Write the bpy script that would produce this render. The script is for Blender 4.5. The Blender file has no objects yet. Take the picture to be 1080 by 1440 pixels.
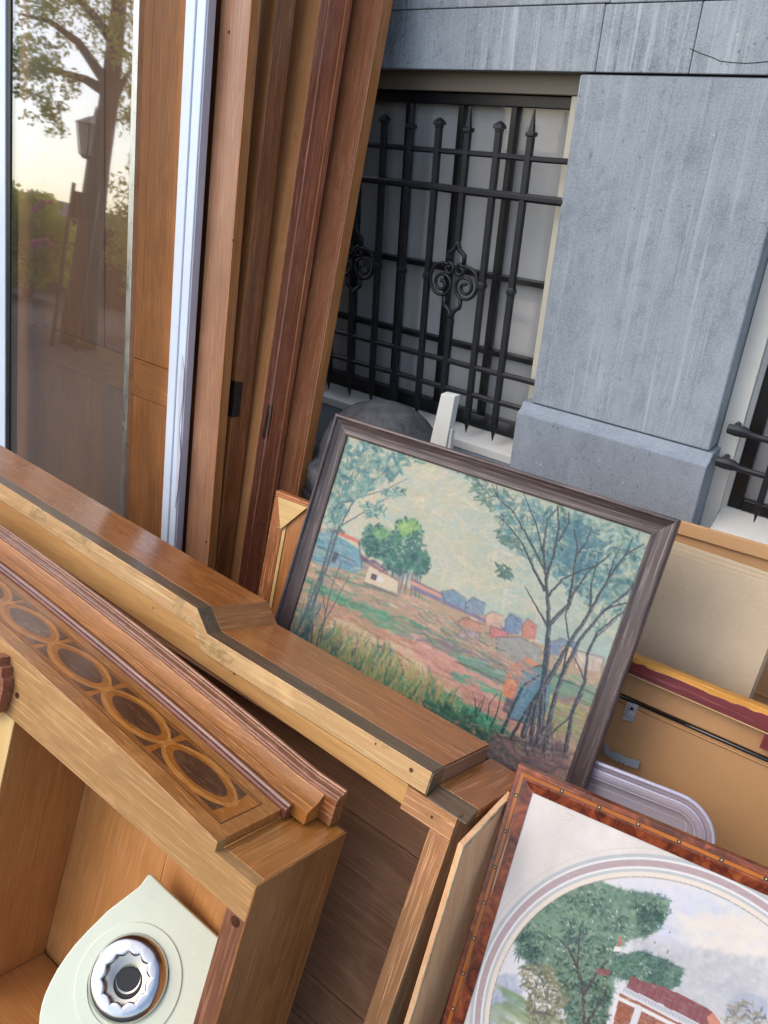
import bpy, bmesh, math, random
import numpy as np
random.seed(7); rng = np.random.default_rng(7)
scene = bpy.context.scene
COL = scene.collection
R = math.radians
# ------------------------------------------------------------------ camera
F = 1080.0                                   # focal length in photo pixels (1080 x 1440)
M = np.array([[0.7840428109, 0.6182339804, 0.0553499424],
              [0.3205743399, -0.3269597804, -0.8890047214],
              [-0.5315157224, 0.7147615319, -0.4545404155]])   # rows: camera right, down, forward in the world
C = np.array([0, 0, 1.55]); GZ = -0.15
cam = bpy.data.cameras.new('camera'); camo = bpy.data.objects.new('camera', cam); COL.objects.link(camo)
cam.sensor_fit = 'VERTICAL'; cam.sensor_height = 24; cam.lens = 24 * F / 1440; cam.clip_start = 0.05; cam.clip_end = 400
from mathutils import Matrix
camo.matrix_world = Matrix([[M[0][i], -M[1][i], -M[2][i], C[i]] for i in range(3)] + [[0, 0, 0, 1]])
scene.camera = camo
# ------------------------------------------------------------------ light
SUN_AZ, SUN_EL = -142.0, 46.0                 # azimuth from +Y towards +X
w = bpy.data.worlds.new('World'); scene.world = w; w.use_nodes = True
nt = w.node_tree; sky = nt.nodes.new('ShaderNodeTexSky'); sky.sky_type = 'NISHITA'; sky.sun_disc = False
sky.sun_elevation = R(SUN_EL); sky.sun_rotation = R(SUN_AZ); sky.air_density = 1.0; sky.dust_density = 2.6; sky.ozone_density = 1.0
nt.links.new(sky.outputs[0], nt.nodes['Background'].inputs[0]); nt.nodes['Background'].inputs[1].default_value = 0.15
sl = bpy.data.lights.new('sun', 'SUN'); sl.energy = 0.5; sl.angle = R(110); sl.color = (1, .96, .90)
so = bpy.data.objects.new('sun', sl); COL.objects.link(so)
from mathutils import Vector
sd = Vector((math.sin(R(SUN_AZ)) * math.cos(R(SUN_EL)), math.cos(R(SUN_AZ)) * math.cos(R(SUN_EL)), math.sin(R(SUN_EL))))
so.rotation_euler = sd.to_track_quat('Z', 'Y').to_euler(); so.location = (0, -3, 5)
scene.view_settings.view_transform = 'Standard'; scene.view_settings.look = 'None'
scene.view_settings.exposure = 0.88; scene.view_settings.gamma = 1; scene.view_settings.use_curve_mapping = False
scene.cycles.max_bounces = 8; scene.cycles.transparent_max_bounces = 12

# ------------------------------------------------------------------ geometry helpers
def A(*v): return np.array(v, float)
def unit(v): return v / np.linalg.norm(v)
def ray(px, py): return M.T @ A(px - 540, py - 720, F) / F
class Fr:
    """local frame: l, s, d axes with an origin"""
    def __init__(s, O, L, S, D): s.O = A(*O); s.L = A(*L); s.S = A(*S); s.D = A(*D)
    def w(s, l, t, d): return s.O + s.L * l + s.S * t + s.D * d
    def hit(s, px, py, p0, n):
        r = ray(px, py); return C + r * (((p0 - C) @ n) / (r @ n)) - s.O
    def front(s, px, py, t=0):
        q = s.hit(px, py, s.O + s.S * t, s.S); return q @ s.L, q @ s.D
    def top(s, px, py, d=0):
        q = s.hit(px, py, s.O + s.D * d, s.D); return q @ s.L, q @ s.S
    def side(s, px, py, l=0):
        q = s.hit(px, py, s.O + s.L * l, s.L); return q @ s.S, q @ s.D
WF = Fr((0, 0, 0), (1, 0, 0), (0, 1, 0), (0, 0, 1))         # world frame: l = x, s = y, d = z
def leanframe(y, z, deg, yaw=0, x=0):
    a = R(deg); yw = R(yaw); L = A(math.cos(yw), math.sin(yw), 0)
    D = A(math.sin(a) * math.sin(yw), -math.sin(a) * math.cos(yw), -math.cos(a)); S = np.cross(D, L); 
    if S[1] < 0: S = -S
    return Fr((x, y, z), L, S, D)
class MB:
    def __init__(s, fr=WF, grain='l'): s.v = []; s.f = []; s.g = []; s.fr = fr; s.gr = grain; s.mi = []
    def add(s, l, t, d):
        s.v.append(s.fr.w(l, t, d)); s.g.append({'l': (l, t, d), 'd': (d, t, l), 's': (t, l, d)}[s.gr]); return len(s.v) - 1
    def hexa(s, p):     # p: 8 local points, 0-3 one side, 4-7 the other
        i = [s.add(*q) for q in p]
        for f in ((0, 1, 2, 3), (7, 6, 5, 4), (0, 4, 5, 1), (1, 5, 6, 2), (2, 6, 7, 3), (3, 7, 4, 0)): s.f.append([i[k] for k in f])
        return s
    def box(s, l0, l1, t0, t1, d0, d1):
        return s.hexa([(l0, t0, d0), (l1, t0, d0), (l1, t0, d1), (l0, t0, d1), (l0, t1, d0), (l1, t1, d0), (l1, t1, d1), (l0, t1, d1)])
    def prism(s, poly, c0, c1, plane='ld'):
        m = {'ld': lambda a, b, c: (a, c, b), 'ls': lambda a, b, c: (a, b, c), 'sd': lambda a, b, c: (c, a, b)}[plane]
        a = [s.add(*m(p[0], p[1], c0)) for p in poly]; b = [s.add(*m(p[0], p[1], c1)) for p in poly]; n = len(poly)
        s.f.append(a); s.f.append(b[::-1])
        for k in range(n): s.f.append([a[k], b[k], b[(k + 1) % n], a[(k + 1) % n]])
        return s
    def sweep(s, prof, stations):
        """prof [(s,d)], stations [(l, off_d)] -> closed bar"""
        rows = [[s.add(l, p[0], p[1] + o) for p in prof] for l, o in stations]; n = len(prof)
        for a, b in zip(rows, rows[1:]):
            for k in range(n): s.f.append([a[k], a[(k + 1) % n], b[(k + 1) % n], b[k]])
        s.f.append(rows[0][::-1]); s.f.append(rows[-1]); return s
    def tube(s, pts, rad, n=8, flat=1.0):
        """pts local (l,s,d); radius constant or list"""
        P = [A(*p) for p in pts]; rows = []
        for i, p in enumerate(P):
            t = unit(P[min(i + 1, len(P) - 1)] - P[max(i - 1, 0)]); u = np.cross(t, A(0, 1, 0))
            if np.linalg.norm(u) < .05: u = np.cross(t, A(1, 0, 0))
            u = unit(u); v = np.cross(t, u); r = rad[i] if hasattr(rad, '__len__') else rad
            rows.append([s.add(*(p + u * r * math.cos(2 * math.pi * (k + .5) / n) + v * r * flat * math.sin(2 * math.pi * (k + .5) / n))) for k in range(n)])
        for a, b in zip(rows, rows[1:]):
            for k in range(n): s.f.append([a[k], a[(k + 1) % n], b[(k + 1) % n], b[k]])
        s.f.append(rows[0][::-1]); s.f.append(rows[-1]); return s
    def lathe(s, prof, c, ax='d', n=40, full=True):
        """prof [(r,h)] round local axis through c"""
        rows = []
        for r, h in prof:
            row = []
            for k in range(n):
                x, y = r * math.cos(2 * math.pi * k / n), r * math.sin(2 * math.pi * k / n)
                row.append(s.add(*({'d': (c[0] + x, c[1] + y, c[2] + h), 's': (c[0] + x, c[1] + h, c[2] + y)}[ax])))
            rows.append(row)
        for a, b in zip(rows, rows[1:]):
            for k in range(n): s.f.append([a[k], a[(k + 1) % n], b[(k + 1) % n], b[k]])
        if full: s.f.append(rows[0][::-1]); s.f.append(rows[-1])
        return s
    def build(s, name, mat, parent=None, bevel=0, smooth=False, recalc=True, seg=2):
        o = A(0, 0, 0)
        p = parent
        while p is not None: o = o + A(*p.location); p = p.parent
        me = bpy.data.meshes.new(name); me.from_pydata([tuple(v - o) for v in s.v], [], s.f)
        at = me.attributes.new('gc', 'FLOAT_VECTOR', 'POINT'); at.data.foreach_set('vector', np.array(s.g, np.float32).ravel())
        if recalc:
            bm = bmesh.new(); bm.from_mesh(me); bmesh.ops.recalc_face_normals(bm, faces=bm.faces); bm.to_mesh(me); bm.free()
        if smooth: me.polygons.foreach_set('use_smooth', [True] * len(me.polygons))
        me.materials.append(mat)
        ob = bpy.data.objects.new(name, me); COL.objects.link(ob)
        if parent is not None: ob.parent = parent
        if bevel:
            b = ob.modifiers.new('bevel', 'BEVEL'); b.width = bevel; b.segments = seg; b.limit_method = 'ANGLE'; b.angle_limit = R(35)
            me.polygons.foreach_set('use_smooth', [True] * len(me.polygons)); b.harden_normals = True
        return ob
def tag(o, label, cat, group=None):
    o['label'] = label; o['category'] = cat
    if group: o['group'] = group
    return o
def thing(name, loc, label, cat, group=None):
    o = bpy.data.objects.new(name, None); COL.objects.link(o); o.location = tuple(loc); o.empty_display_size = .1
    return tag(o, label, cat, group)

# ------------------------------------------------------------------ materials
def srgb(r, g, b):
    f = lambda c: (c / 255 / 12.92) if c / 255 <= .04045 else ((c / 255 + .055) / 1.055) ** 2.4
    return (f(r), f(g), f(b), 1)
class NT:
    def __init__(s, name):
        s.m = bpy.data.materials.new(name); s.m.use_nodes = True; s.t = s.m.node_tree; s.b = s.t.nodes['Principled BSDF']
        s.out = s.t.nodes['Material Output']
    def n(s, typ, **kw):
        x = s.t.nodes.new('ShaderNode' + typ)
        for k, v in kw.items():
            if k[0] == '_': setattr(x, k[1:], v)
            else: x.inputs[k.replace('_', ' ')].default_value = v
        return x
    def l(s, a, b): s.t.links.new(a, b)
    def coord(s, kind='gc', scale=(1, 1, 1), rot=(0, 0, 0), rand=True):
        if kind == 'gc': a = s.n('Attribute', _attribute_name='gc').outputs['Vector']
        else: a = s.n('TexCoord').outputs['Object']
        if rand:
            oi = s.n('ObjectInfo'); mu = s.n('Math', _operation='MULTIPLY'); s.l(oi.outputs['Random'], mu.inputs[0]); mu.inputs[1].default_value = 5.3
            ad = s.n('VectorMath', _operation='ADD'); s.l(a, ad.inputs[0]); s.l(mu.outputs[0], ad.inputs[1]); a = ad.outputs[0]
        mp = s.n('Mapping'); s.l(a, mp.inputs[0]); mp.inputs['Scale'].default_value = scale; mp.inputs['Rotation'].default_value = rot
        return mp.outputs[0]
    def noise(s, vec, scale=1, detail=5, rough=.6, dist=0):
        x = s.n('TexNoise', Scale=scale, Detail=detail, Roughness=rough, Distortion=dist); s.l(vec, x.inputs['Vector']); return x.outputs['Fac']
    def ramp(s, fac, stops, interp='LINEAR'):
        r = s.n('ValToRGB'); s.l(fac, r.inputs[0]); e = r.color_ramp.elements; r.color_ramp.interpolation = interp
        while len(e) < len(stops): e.new(.5)
        for x, (p, c) in zip(e, stops): x.position = p; x.color = c if len(c) == 4 else (*c, 1)
        return r.outputs[0]
    def val(s, fac, a, b, lo, hi):
        x = s.n('MapRange'); s.l(fac, x.inputs[0]); x.inputs[1].default_value = a; x.inputs[2].default_value = b; x.inputs[3].default_value = lo; x.inputs[4].default_value = hi
        return x.outputs[0]
    def mix(s, fac, a, b, mode='MIX'):
        x = s.n('Mix', _data_type='RGBA', _blend_type=mode)
        for v, i in ((fac, 0), (a, 6), (b, 7)):
            if hasattr(v, 'is_output') or isinstance(v, bpy.types.NodeSocket): s.l(v, x.inputs[i])
            else: x.inputs[i].default_value = v
        return x.outputs[2]
    def bump(s, h, strength=.2, dist=.002):
        x = s.n('Bump', Strength=strength, Distance=dist); s.l(h, x.inputs['Height']); s.l(x.outputs[0], s.b.inputs['Normal'])
    def done(s, rough=.5, spec=.5, coat=0, metal=0):
        if not isinstance(rough, bpy.types.NodeSocket): s.b.inputs['Roughness'].default_value = rough
        else: s.l(rough, s.b.inputs['Roughness'])
        s.b.inputs['Specular IOR Level'].default_value = spec; s.b.inputs['Coat Weight'].default_value = coat
        s.b.inputs['Coat Roughness'].default_value = .16; s.b.inputs['Metallic'].default_value = metal
        return s.m
def wood(name, c1, c2, rough=.45, coat=.25, scratch=.5, streak=1.0, stain=None, figure=.5, fine=230, bump=.16):
    """c1 light, c2 dark sRGB"""
    k = NT(name); a, b = srgb(*c1), srgb(*c2)
    n1 = k.noise(k.coord(scale=(2.2, 26, 26)), 1, 6, .62, .6)
    n2 = k.noise(k.coord(scale=(7, fine, fine)), 1, 3, .5)
    n3 = k.noise(k.coord(scale=(5, 9, 9)), 1, 4, .6, 1.2); n4 = k.noise(k.coord(scale=(5, 95, 95)), 1, 4, .6, .3)
    col = k.mix(k.val(n1, .5 - .27 / streak, .5 + .27 / streak, 0, 1), a, b)
    dk = tuple(x * .62 for x in b[:3]) + (1,)
    col = k.mix(k.val(n2, .52, .72, 0, .42), col, dk)
    col = k.mix(k.val(n4, .52, .70, 0, .24 * streak), col, dk)
    lt = tuple(min(1, x * 1.28) for x in a[:3]) + (1,)
    col = k.mix(k.val(n3, .5, .72, 0, figure), col, lt)
    nd = k.noise(k.coord(scale=(3, 5, 5)), 1.7, 4, .65)
    col = k.mix(k.val(nd, .54, .74, 0, .55 * figure + .12), col, dk)
    if stain:
        st = k.noise(k.coord(scale=(9, 9, 9)), 1, 6, .7, .5); col = k.mix(k.val(st, .56, .62, 0, .8), col, srgb(*stain))
    if scratch:
        for rot, sc, th in ((.6, (7, 190, 190), .645), (-.9, (10, 230, 230), .655), (.15, (5, 260, 260), .64)):
            sn = k.noise(k.coord(scale=sc, rot=(rot * .3, rot, rot)), 1, 1, .4)
            col = k.mix(k.val(sn, th, th + .04, 0, .40 * scratch), col, tuple(min(1, x * 2 + .08) for x in a[:3]) + (1,))
        sp = k.noise(k.coord(scale=(130, 130, 130)), 1, 2, .5)
        col = k.mix(k.val(sp, .69, .73, 0, .6 * scratch), col, dk)
    bv = k.n('Bevel', Radius=.0035); bv.samples = 4; ge = k.n('NewGeometry'); dp = k.n('VectorMath', _operation='DOT_PRODUCT'); k.l(bv.outputs[0], dp.inputs[0]); k.l(ge.outputs['Normal'], dp.inputs[1])
    wn = k.noise(k.coord(scale=(38, 70, 70)), 1, 4, .7); ew = k.n('Math', _operation='MULTIPLY'); k.l(k.val(dp.outputs['Value'], .995, .90, 0, 1), ew.inputs[0]); k.l(k.val(wn, .44, .58, 0, .6 * min(1, scratch * 1.4)), ew.inputs[1])
    if scratch: col = k.mix(ew.outputs[0], col, tuple(min(1, x * 1.6 + .06) for x in a[:3]) + (1,))
    hs = k.n('HueSaturation', Saturation=1.06, Hue=.5035, Value=.97); k.l(col, hs.inputs['Color']); col = hs.outputs[0]
    k.l(col, k.b.inputs['Base Color'])
    k.bump(k.mix(.5, n2, n1), bump, .0015)
    return k.done(k.val(n3, .3, .7, rough - .1, rough + .14), .5, coat)
def plain(name, c, rough=.5, metal=0, var=.12, nscale=14, bump=.06, coat=0, spec=.5, speck=None, specth=.66):
    k = NT(name); a = srgb(*c)
    n1 = k.noise(k.coord('obj', (nscale,) * 3), 1, 6, .65)
    lo = tuple(x * (1 - var * 2) for x in a[:3]) + (1,); hi = tuple(min(1, x * (1 + var)) for x in a[:3]) + (1,)
    col = k.mix(k.val(n1, .32, .68, 0, 1), lo, hi)
    n2 = k.noise(k.coord('obj', (nscale * 14,) * 3), 1, 3, .6)
    if speck: col = k.mix(k.val(n2, specth, specth + .06, 0, .7), col, srgb(*speck))
    k.l(col, k.b.inputs['Base Color']); k.bump(n2, bump, .002)
    return k.done(k.val(n1, .3, .7, max(.03, rough - .06), rough + .08), spec, coat, metal)
def glassmat(name, tint=(.93, .95, .94, 1), ior=1.52, rough=.0, boost=1.0, film=.02):
    k = NT(name); k.t.nodes.remove(k.b)
    ge = k.n('NewGeometry'); dp = k.n('VectorMath', _operation='DOT_PRODUCT'); k.l(ge.outputs['Incoming'], dp.inputs[0]); k.l(ge.outputs['Normal'], dp.inputs[1])
    ab = k.n('Math', _operation='ABSOLUTE'); k.l(dp.outputs['Value'], ab.inputs[0]); om_ = k.n('Math', _operation='SUBTRACT'); om_.inputs[0].default_value = 1; k.l(ab.outputs[0], om_.inputs[1])
    pw = k.n('Math', _operation='POWER'); k.l(om_.outputs[0], pw.inputs[0]); pw.inputs[1].default_value = 5
    fr = k.n('Math', _operation='MULTIPLY_ADD'); k.l(pw.outputs[0], fr.inputs[0]); fr.inputs[1].default_value = .96; fr.inputs[2].default_value = ((ior - 1) / (ior + 1)) ** 2
    tr = k.n('BsdfTransparent', Color=tint); gl = k.n('BsdfGlossy', Roughness=rough); mx = k.n('MixShader'); df = k.n('BsdfDiffuse', Color=(.55, .53, .5, 1)); m0 = k.n('MixShader'); m0.inputs[0].default_value = film; k.l(tr.outputs[0], m0.inputs[1]); k.l(df.outputs[0], m0.inputs[2])
    mu = k.n('Math', _operation='MULTIPLY'); mu.use_clamp = True; k.l(fr.outputs[0], mu.inputs[0]); mu.inputs[1].default_value = boost
    k.l(mu.outputs[0], mx.inputs[0]); k.l(m0.outputs[0], mx.inputs[1]); k.l(gl.outputs[0], mx.inputs[2]); k.l(mx.outputs[0], k.out.inputs[0])
    return k.m
def stone(name, base=(134, 146, 155), light=(166, 176, 183), dark=(98, 107, 115), streaks=1.0, pits=1.0):
    k = NT(name); O = lambda *v, **q: k.coord('obj', v, **q)
    big = k.noise(O(2.6, 2.6, 1.3, rot=(0, .25, 0)), 1.2, 6, .66, .8); mid = k.noise(O(16, 16, 11), 1, 6, .72, .5)
    vs = k.noise(O(44, 44, 1.3), 1, 6, .7, .7); vs2 = k.noise(O(120, 120, 2.4, rand=False), 1, 4, .6, .5); msk = k.noise(O(3.2, 3.2, 1.1), 1, 4, .6)
    gr = k.noise(O(240, 240, 240), 1, 4, .8); gr2 = k.noise(O(620, 620, 620), 1, 2, .8); pt = k.noise(O(100, 100, 60), 1, 5, .75)
    def mul(a, b_):
        x = k.n('Math', _operation='MULTIPLY'); k.l(a, x.inputs[0]); k.l(b_, x.inputs[1]); return x.outputs[0]
    col = k.mix(k.val(big, .34, .66, 0, 1), srgb(*dark), srgb(*light)); col = k.mix(.55, col, srgb(*base))
    col = k.mix(k.val(mid, .38, .66, 0, .35), col, srgb(*light)); col = k.mix(k.val(mid, .34, .48, .35, 0), col, srgb(*dark))
    m1 = k.val(msk, .40, .60, .15, 1)
    col = k.mix(mul(k.val(vs, .50, .66, 0, .8 * streaks), m1), col, srgb(*[min(255, c + 10) for c in light])); col = k.mix(mul(k.val(vs2, .57, .66, 0, .55 * streaks), m1), col, srgb(*dark))
    col = k.mix(k.val(gr, .42, .62, 0, .40), col, srgb(*[min(255, c + 22) for c in light])); col = k.mix(k.val(gr2, .50, .66, 0, .20), col, srgb(*dark))
    col = k.mix(mul(k.val(pt, .60, .66, 0, .6 * pits), k.val(k.noise(O(4, 4, 3), 1, 3, .5), .46, .60, .05, 1)), col, srgb(62, 66, 72))
    col = k.mix(k.val(k.noise(O(40, 40, 40), 1, 2, .5), .765, .775, 0, .8), col, srgb(196, 200, 200))
    k.l(col, k.b.inputs['Base Color']); k.bump(k.mix(.5, gr, pt), .5, .003)
    return k.done(.82, .3)

m_stone = stone('blue limestone', (138, 149, 157), (168, 177, 184), (104, 113, 121)); m_stone_s = stone('smooth blue limestone', (138, 149, 158), (156, 166, 174), (112, 121, 130), .3, 1.3)
m_lintel = stone('streaked limestone', (138, 148, 156), (176, 185, 190), (92, 100, 106), 1.5, 1.5)
m_white = plain('white painted wood', (214, 214, 206), .5, var=.05, nscale=6, speck=(150, 150, 140), specth=.7)
m_cream = plain('cream painted wood', (196, 192, 174), .5, var=.05, nscale=5)
m_beige = plain('beige painted head board', (128, 118, 104), .45, var=.05, nscale=5)
m_iron = plain('black painted iron', (24, 29, 35), .45, var=.3, nscale=30, bump=.3, coat=.1, speck=(66, 72, 76), specth=.74)
m_sash = plain('black painted sash', (24, 27, 30), .35, var=.15, nscale=10)
m_glass = glassmat('window glass', film=.10); m_glass2 = glassmat('double glazing', (.90, .91, .89, 1), 1.62, .022, 3.9, .045)  # film on the window glass is a grey haze added to lighten the panes
m_curtain = plain('grey voile curtain', (226, 221, 226), .95, var=.04, nscale=3, bump=.02)
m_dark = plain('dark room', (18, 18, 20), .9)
m_pave = plain('paving', (52, 50, 48), .9, var=.2, nscale=3, bump=.4)
m_road = plain('street brick paving', (40, 37, 34), .9, var=.2, nscale=1)

# wood family
m_veneer = wood('brown veneer', (176, 118, 70), (150, 94, 52), .34, .35, .55, figure=.6, streak=.7)
m_veneer2 = wood('amber veneer', (172, 112, 60), (136, 82, 42), .42, .15, .5, figure=.4)
m_top2 = wood('reddish brown veneer', (168, 106, 62), (136, 80, 46), .30, .45, .7, figure=.45)
m_rod = wood('mahogany moulding', (128, 76, 60), (98, 56, 46), .22, .85, .6, figure=.2)
m_side = wood('flamed side veneer', (156, 102, 62), (126, 78, 46), .4, .25, .45, figure=.7, streak=.7)
m_raw = wood('raw blond rail', (178, 138, 94), (160, 118, 78), .55, .05, .5, figure=.6, streak=.6, stain=(170, 128, 84))
m_inside = wood('inside boards', (190, 134, 88), (176, 120, 74), .45, .12, .3, figure=.35, streak=.6)
m_inside2 = wood('dim inside boards', (168, 124, 96), (138, 98, 74), .5, .08, .3, figure=.5)
m_gold = wood('raw pine edge', (206, 168, 122), (180, 138, 96), .6, 0, .5, figure=.6, stain=(150, 124, 84), bump=.3)
m_pine = wood('striped pine', (206, 160, 106), (186, 134, 84), .6, 0, .1, figure=.2, fine=240, streak=1.6)
m_band = wood('dark worn lacquer', (110, 88, 66), (82, 64, 50), .36, .12, .5, figure=.4)
m_pinkraw = wood('scuffed raw jamb', (184, 136, 98), (158, 108, 72), .6, 0, .9, figure=.5, bump=.3, stain=(170, 116, 98))
m_endgrain = wood('mauve end face', (152, 114, 96), (134, 96, 80), .4, .2, .2, figure=.3)
m_redjamb = wood('dark red jamb', (130, 84, 60), (92, 56, 44), .45, .15, .7, streak=1.4)
m_door1 = wood('pinkish brown door', (166, 124, 98), (146, 102, 78), .42, .2, .35, figure=.3, streak=.7)
m_door2 = wood('orange brown door', (184, 126, 84), (158, 102, 66), .42, .2, .35, figure=.35)
m_door3 = wood('dark red brown door', (160, 98, 62), (118, 70, 44), .36, .35, .6, streak=1.2)
m_door4 = wood('golden board', (208, 150, 104), (190, 128, 86), .45, .1, .25, figure=.4)
m_door5 = wood('mahogany edge', (178, 110, 84), (146, 84, 64), .26, .5, .8, figure=.3)
m_door6 = wood('glossy brown door', (166, 112, 84), (138, 88, 62), .24, .5, .5, figure=.35)
m_edge = wood('orange lit edge', (196, 130, 84), (168, 104, 62), .5, .1, .4, figure=.4)
m_scrap = wood('peeling old board', (166, 104, 64), (124, 72, 44), .6, .1, 1.4, figure=.6, bump=.5, stain=(190, 160, 120))
m_pale = wood('pale fresh wood', (224, 190, 138), (206, 168, 112), .6, 0, .1)
m_ply = wood('plywood sheet', (246, 194, 152), (226, 170, 128), .5, .1, .15, figure=.4)
m_plyedge = wood('plywood edge', (214, 186, 150), (146, 104, 76), .6, 0, .3, fine=900, streak=2.2)
m_fr1 = wood('dark brown picture frame', (84, 70, 68), (54, 44, 44), .5, .1, .9, fine=300, streak=1.3, bump=.35)
m_burl = None
m_stringing = wood('dark stringing', (86, 48, 26), (62, 34, 18), .4, .3, 0)
m_inlay = wood('maple inlay', (172, 106, 54), (148, 86, 42), .34, .4, .4, figure=.3)
m_inlay2 = wood('light inlay band', (192, 128, 72), (172, 108, 56), .34, .4, .4, figure=.3)
m_oval = wood('rosewood inlay', (104, 66, 40), (68, 40, 26), .30, .45, .5, figure=.5, fine=300)

# ------------------------------------------------------------------ ground
g = MB(); g.box(-60, 60, -60, 60, GZ - .2, GZ); o = g.build('ground', m_road); o['kind'] = 'structure'
g = MB(); g.box(-20, 20, -1.6, 2.3, GZ - .1, GZ + .02); o = g.build('pavement', m_pave); o['kind'] = 'structure'

# ------------------------------------------------------------------ the house front (y = 2.1)
YF = 2.10
def fx(px, py, y=YF):
    q = WF.hit(px, py, A(0, y, 0), A(0, 1, 0)); return q[0], q[2]
house = thing('town_house', (-1, YF, GZ), 'blue grey limestone house front with two barred windows behind the furniture', 'building')
zl = fx(815.6, 101.8)[1]; xpl = fx(815.6, 101.8)[0]; xpr = -.471; xbl = fx(728, 573, YF - .03)[0]
zb = fx(743.7, 565.4)[1]; zs = fx(717.6, 649)[1]; zw2 = fx(983, 735, YF + .07)[1]
xc = fx(980, 52)[0]; xc2 = fx(846, 50)[0]
zt = fx(1000, 1)[1]; ztt = fx(760, 8)[1]
def blk(name, l0, l1, y0, y1, z0, z1, m, bev=.003, gap=.0006):
    b = MB(); b.box(l0 + gap, l1 - gap, y0, y1, z0 + gap, z1 - gap); return b.build(name, m, house, bevel=bev)
# lintel course
for a, b_ in ((-9, -6.2), (-6.2, -4.6), (-4.6, -3.2), (-3.2, xc2), (xc2, xc), (xc, .6), (.6, 2)): blk('lintel_stone', a, b_, YF - .006, YF + .35, zl, ztt if a < xc2 - .01 else zt, m_lintel)
for a, b_ in ((-9, -4.6), (-4.6, -2.2), (-2.2, xc2 + .012), (xc2 + .012, -.2), (-.2, 2)): blk('wall_stone', a, b_, YF - .008, YF + .35, ztt if a < xc2 - .1 else zt, zt + .42, m_lintel)
for a, b_ in ((-9, -4.6), (-4.6, -2.6), (-2.6, -.9), (-.9, 2)): blk('wall_stone', a, b_, YF, YF + .35, zt + .42, zt + 1.0, m_stone)
# the pillar between the two windows
blk('pillar_shaft', xpl, xpr, YF, YF + .3, zb, zl - .003, m_stone, .006)
b = MB(); b.prism([(YF + .3, zb - .002), (YF - .001, zb - .002), (YF - .012, zb - .022), (YF - .032, zb - .030), (YF - .032, zs - .3), (YF + .3, zs - .3)], xbl, xpr + .012, 'sd')
b.build('pillar_base', m_stone_s, house, bevel=.004)
blk('pillar_shaft', -9, -3.3, YF, YF + .3, zs - .011, zl - .003, m_stone, .006)
# crack across the lintel stone
ck = MB(); pts = [(970, 68), (985, 75), (1000, 80), (1013, 86), (1030, 88), (1048, 89), (1066, 88), (1082, 86)]
for p, q in zip(pts, pts[1:]):
    a = fx(*p, YF - .0065); c_ = fx(*q, YF - .0065); h = .0009
    ck.hexa([(a[0], YF - .0066, a[1] - h), (c_[0], YF - .0066, c_[1] - h), (c_[0], YF - .0066, c_[1] + h), (a[0], YF - .0066, a[1] + h),
             (a[0], YF - .004, a[1] - h), (c_[0], YF - .004, c_[1] - h), (c_[0], YF - .004, c_[1] + h), (a[0], YF - .004, a[1] + h)])
ck.build('crack', plain('crack shadow stone', (46, 48, 52), .95), house)
# wall under window 1, in two courses
zj = fx(452, 611)[1]
blk('wall_stone', -9, -1.75, YF, YF + .35, zj, zs - .012, m_stone_s); blk('wall_stone', -1.75, xbl, YF, YF + .35, zj, zs - .012, m_stone_s)
blk('wall_stone', -9, -1.5, YF, YF + .35, GZ, zj, m_stone_s); blk('wall_stone', -1.5, xbl, YF, YF + .35, GZ, zj, m_stone_s)
blk('wall_stone', xbl, xpr + .012, YF + .01, YF + .35, GZ, zs - .302, m_stone_s)
blk('wall_stone', xpr + .012, 2.0, YF - .0, YF + .35, GZ, zw2 - .035, m_stone_s)
# white sill of window 1
b = MB(); zb1 = fx(721.4, 617.8, YF + .085)[1]
b.prism([(YF + .30, zb1 + .004), (YF + .085, zb1 + .004), (YF - .004, zb1 - .022), (YF - .004, zs - .01), (YF + .3, zs - .01)], -3.3, xbl - .0015, 'sd'); b.build('window_sill', m_white, house, bevel=.002)
def window(x0, x1, z0, z1, yframe, head, mv, mh, jamb_l, jamb_r, msill=None):
    """one recessed window: cream casing, black sash, muntins, glass, curtain"""
    b = MB(); b.box(x0 - .05, x1 + .05, yframe, yframe + .03, z1 - head, z1 + .06)
    wf = b.build('window_casing', m_beige if head > .03 else m_white, house, bevel=.002)
    for (a, c_, mm) in ((x0 - .06, x0 + jamb_l, m_cream), (x1 - jamb_r, x1 + .06, m_cream)):
        b = MB(); b.box(a, c_, yframe - .002, yframe + .03, z0 - .02, z1 - head - .001); b.build('casing_post', mm, wf, bevel=.002)
    return wf
# --- window 1
YG = YF + .055
xj = fx(800, 160, YG)[0]; xj2 = fx(722, 606, YG)[0]; zhd = fx(809.5, 134.7, YG)[1]; zblk = fx(803.7, 154.5, YG + .03)[1]
win1 = thing('window', (-1.7, YG, zb1), 'left barred window with black sash and grey curtain above the white sill', 'window')
win1.parent = house; win1.location = (-1.7 + 1, YG - YF, zb1 - GZ)
for k_ in ('label', 'category'): del win1[k_]
win1.name = 'barred_window'
XL = -3.3; xj = max(xj, xj2)
b = MB(); b.box(XL, xpl + .05, YG, YG + .05, zhd, zl + .05); b.build('head_board', m_beige, win1, bevel=.003)
b = MB(); b.box(xj, xpl + .05, YG + .001, YG + .05, zb1 - .02, zhd - .001); b.build('casing_post', m_cream, win1, bevel=.003)
b = MB(); b.box(XL, xj - .0005, YG + .03, YG + .07, zblk, zhd - .001); b.build('sash_rail', m_sash, win1, bevel=.003)
zbt = fx(722, 598, YG + .03)[1]
b = MB(); b.prism([(YG + .022, zb1 + .005), (YG + .022, zb1 + .02), (YG + .032, zbt), (YG + .07, zbt), (YG + .07, zb1 + .005)], XL, xj - .0005, 'sd'); b.build('sash_rail', m_sash, win1, bevel=.002)
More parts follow.
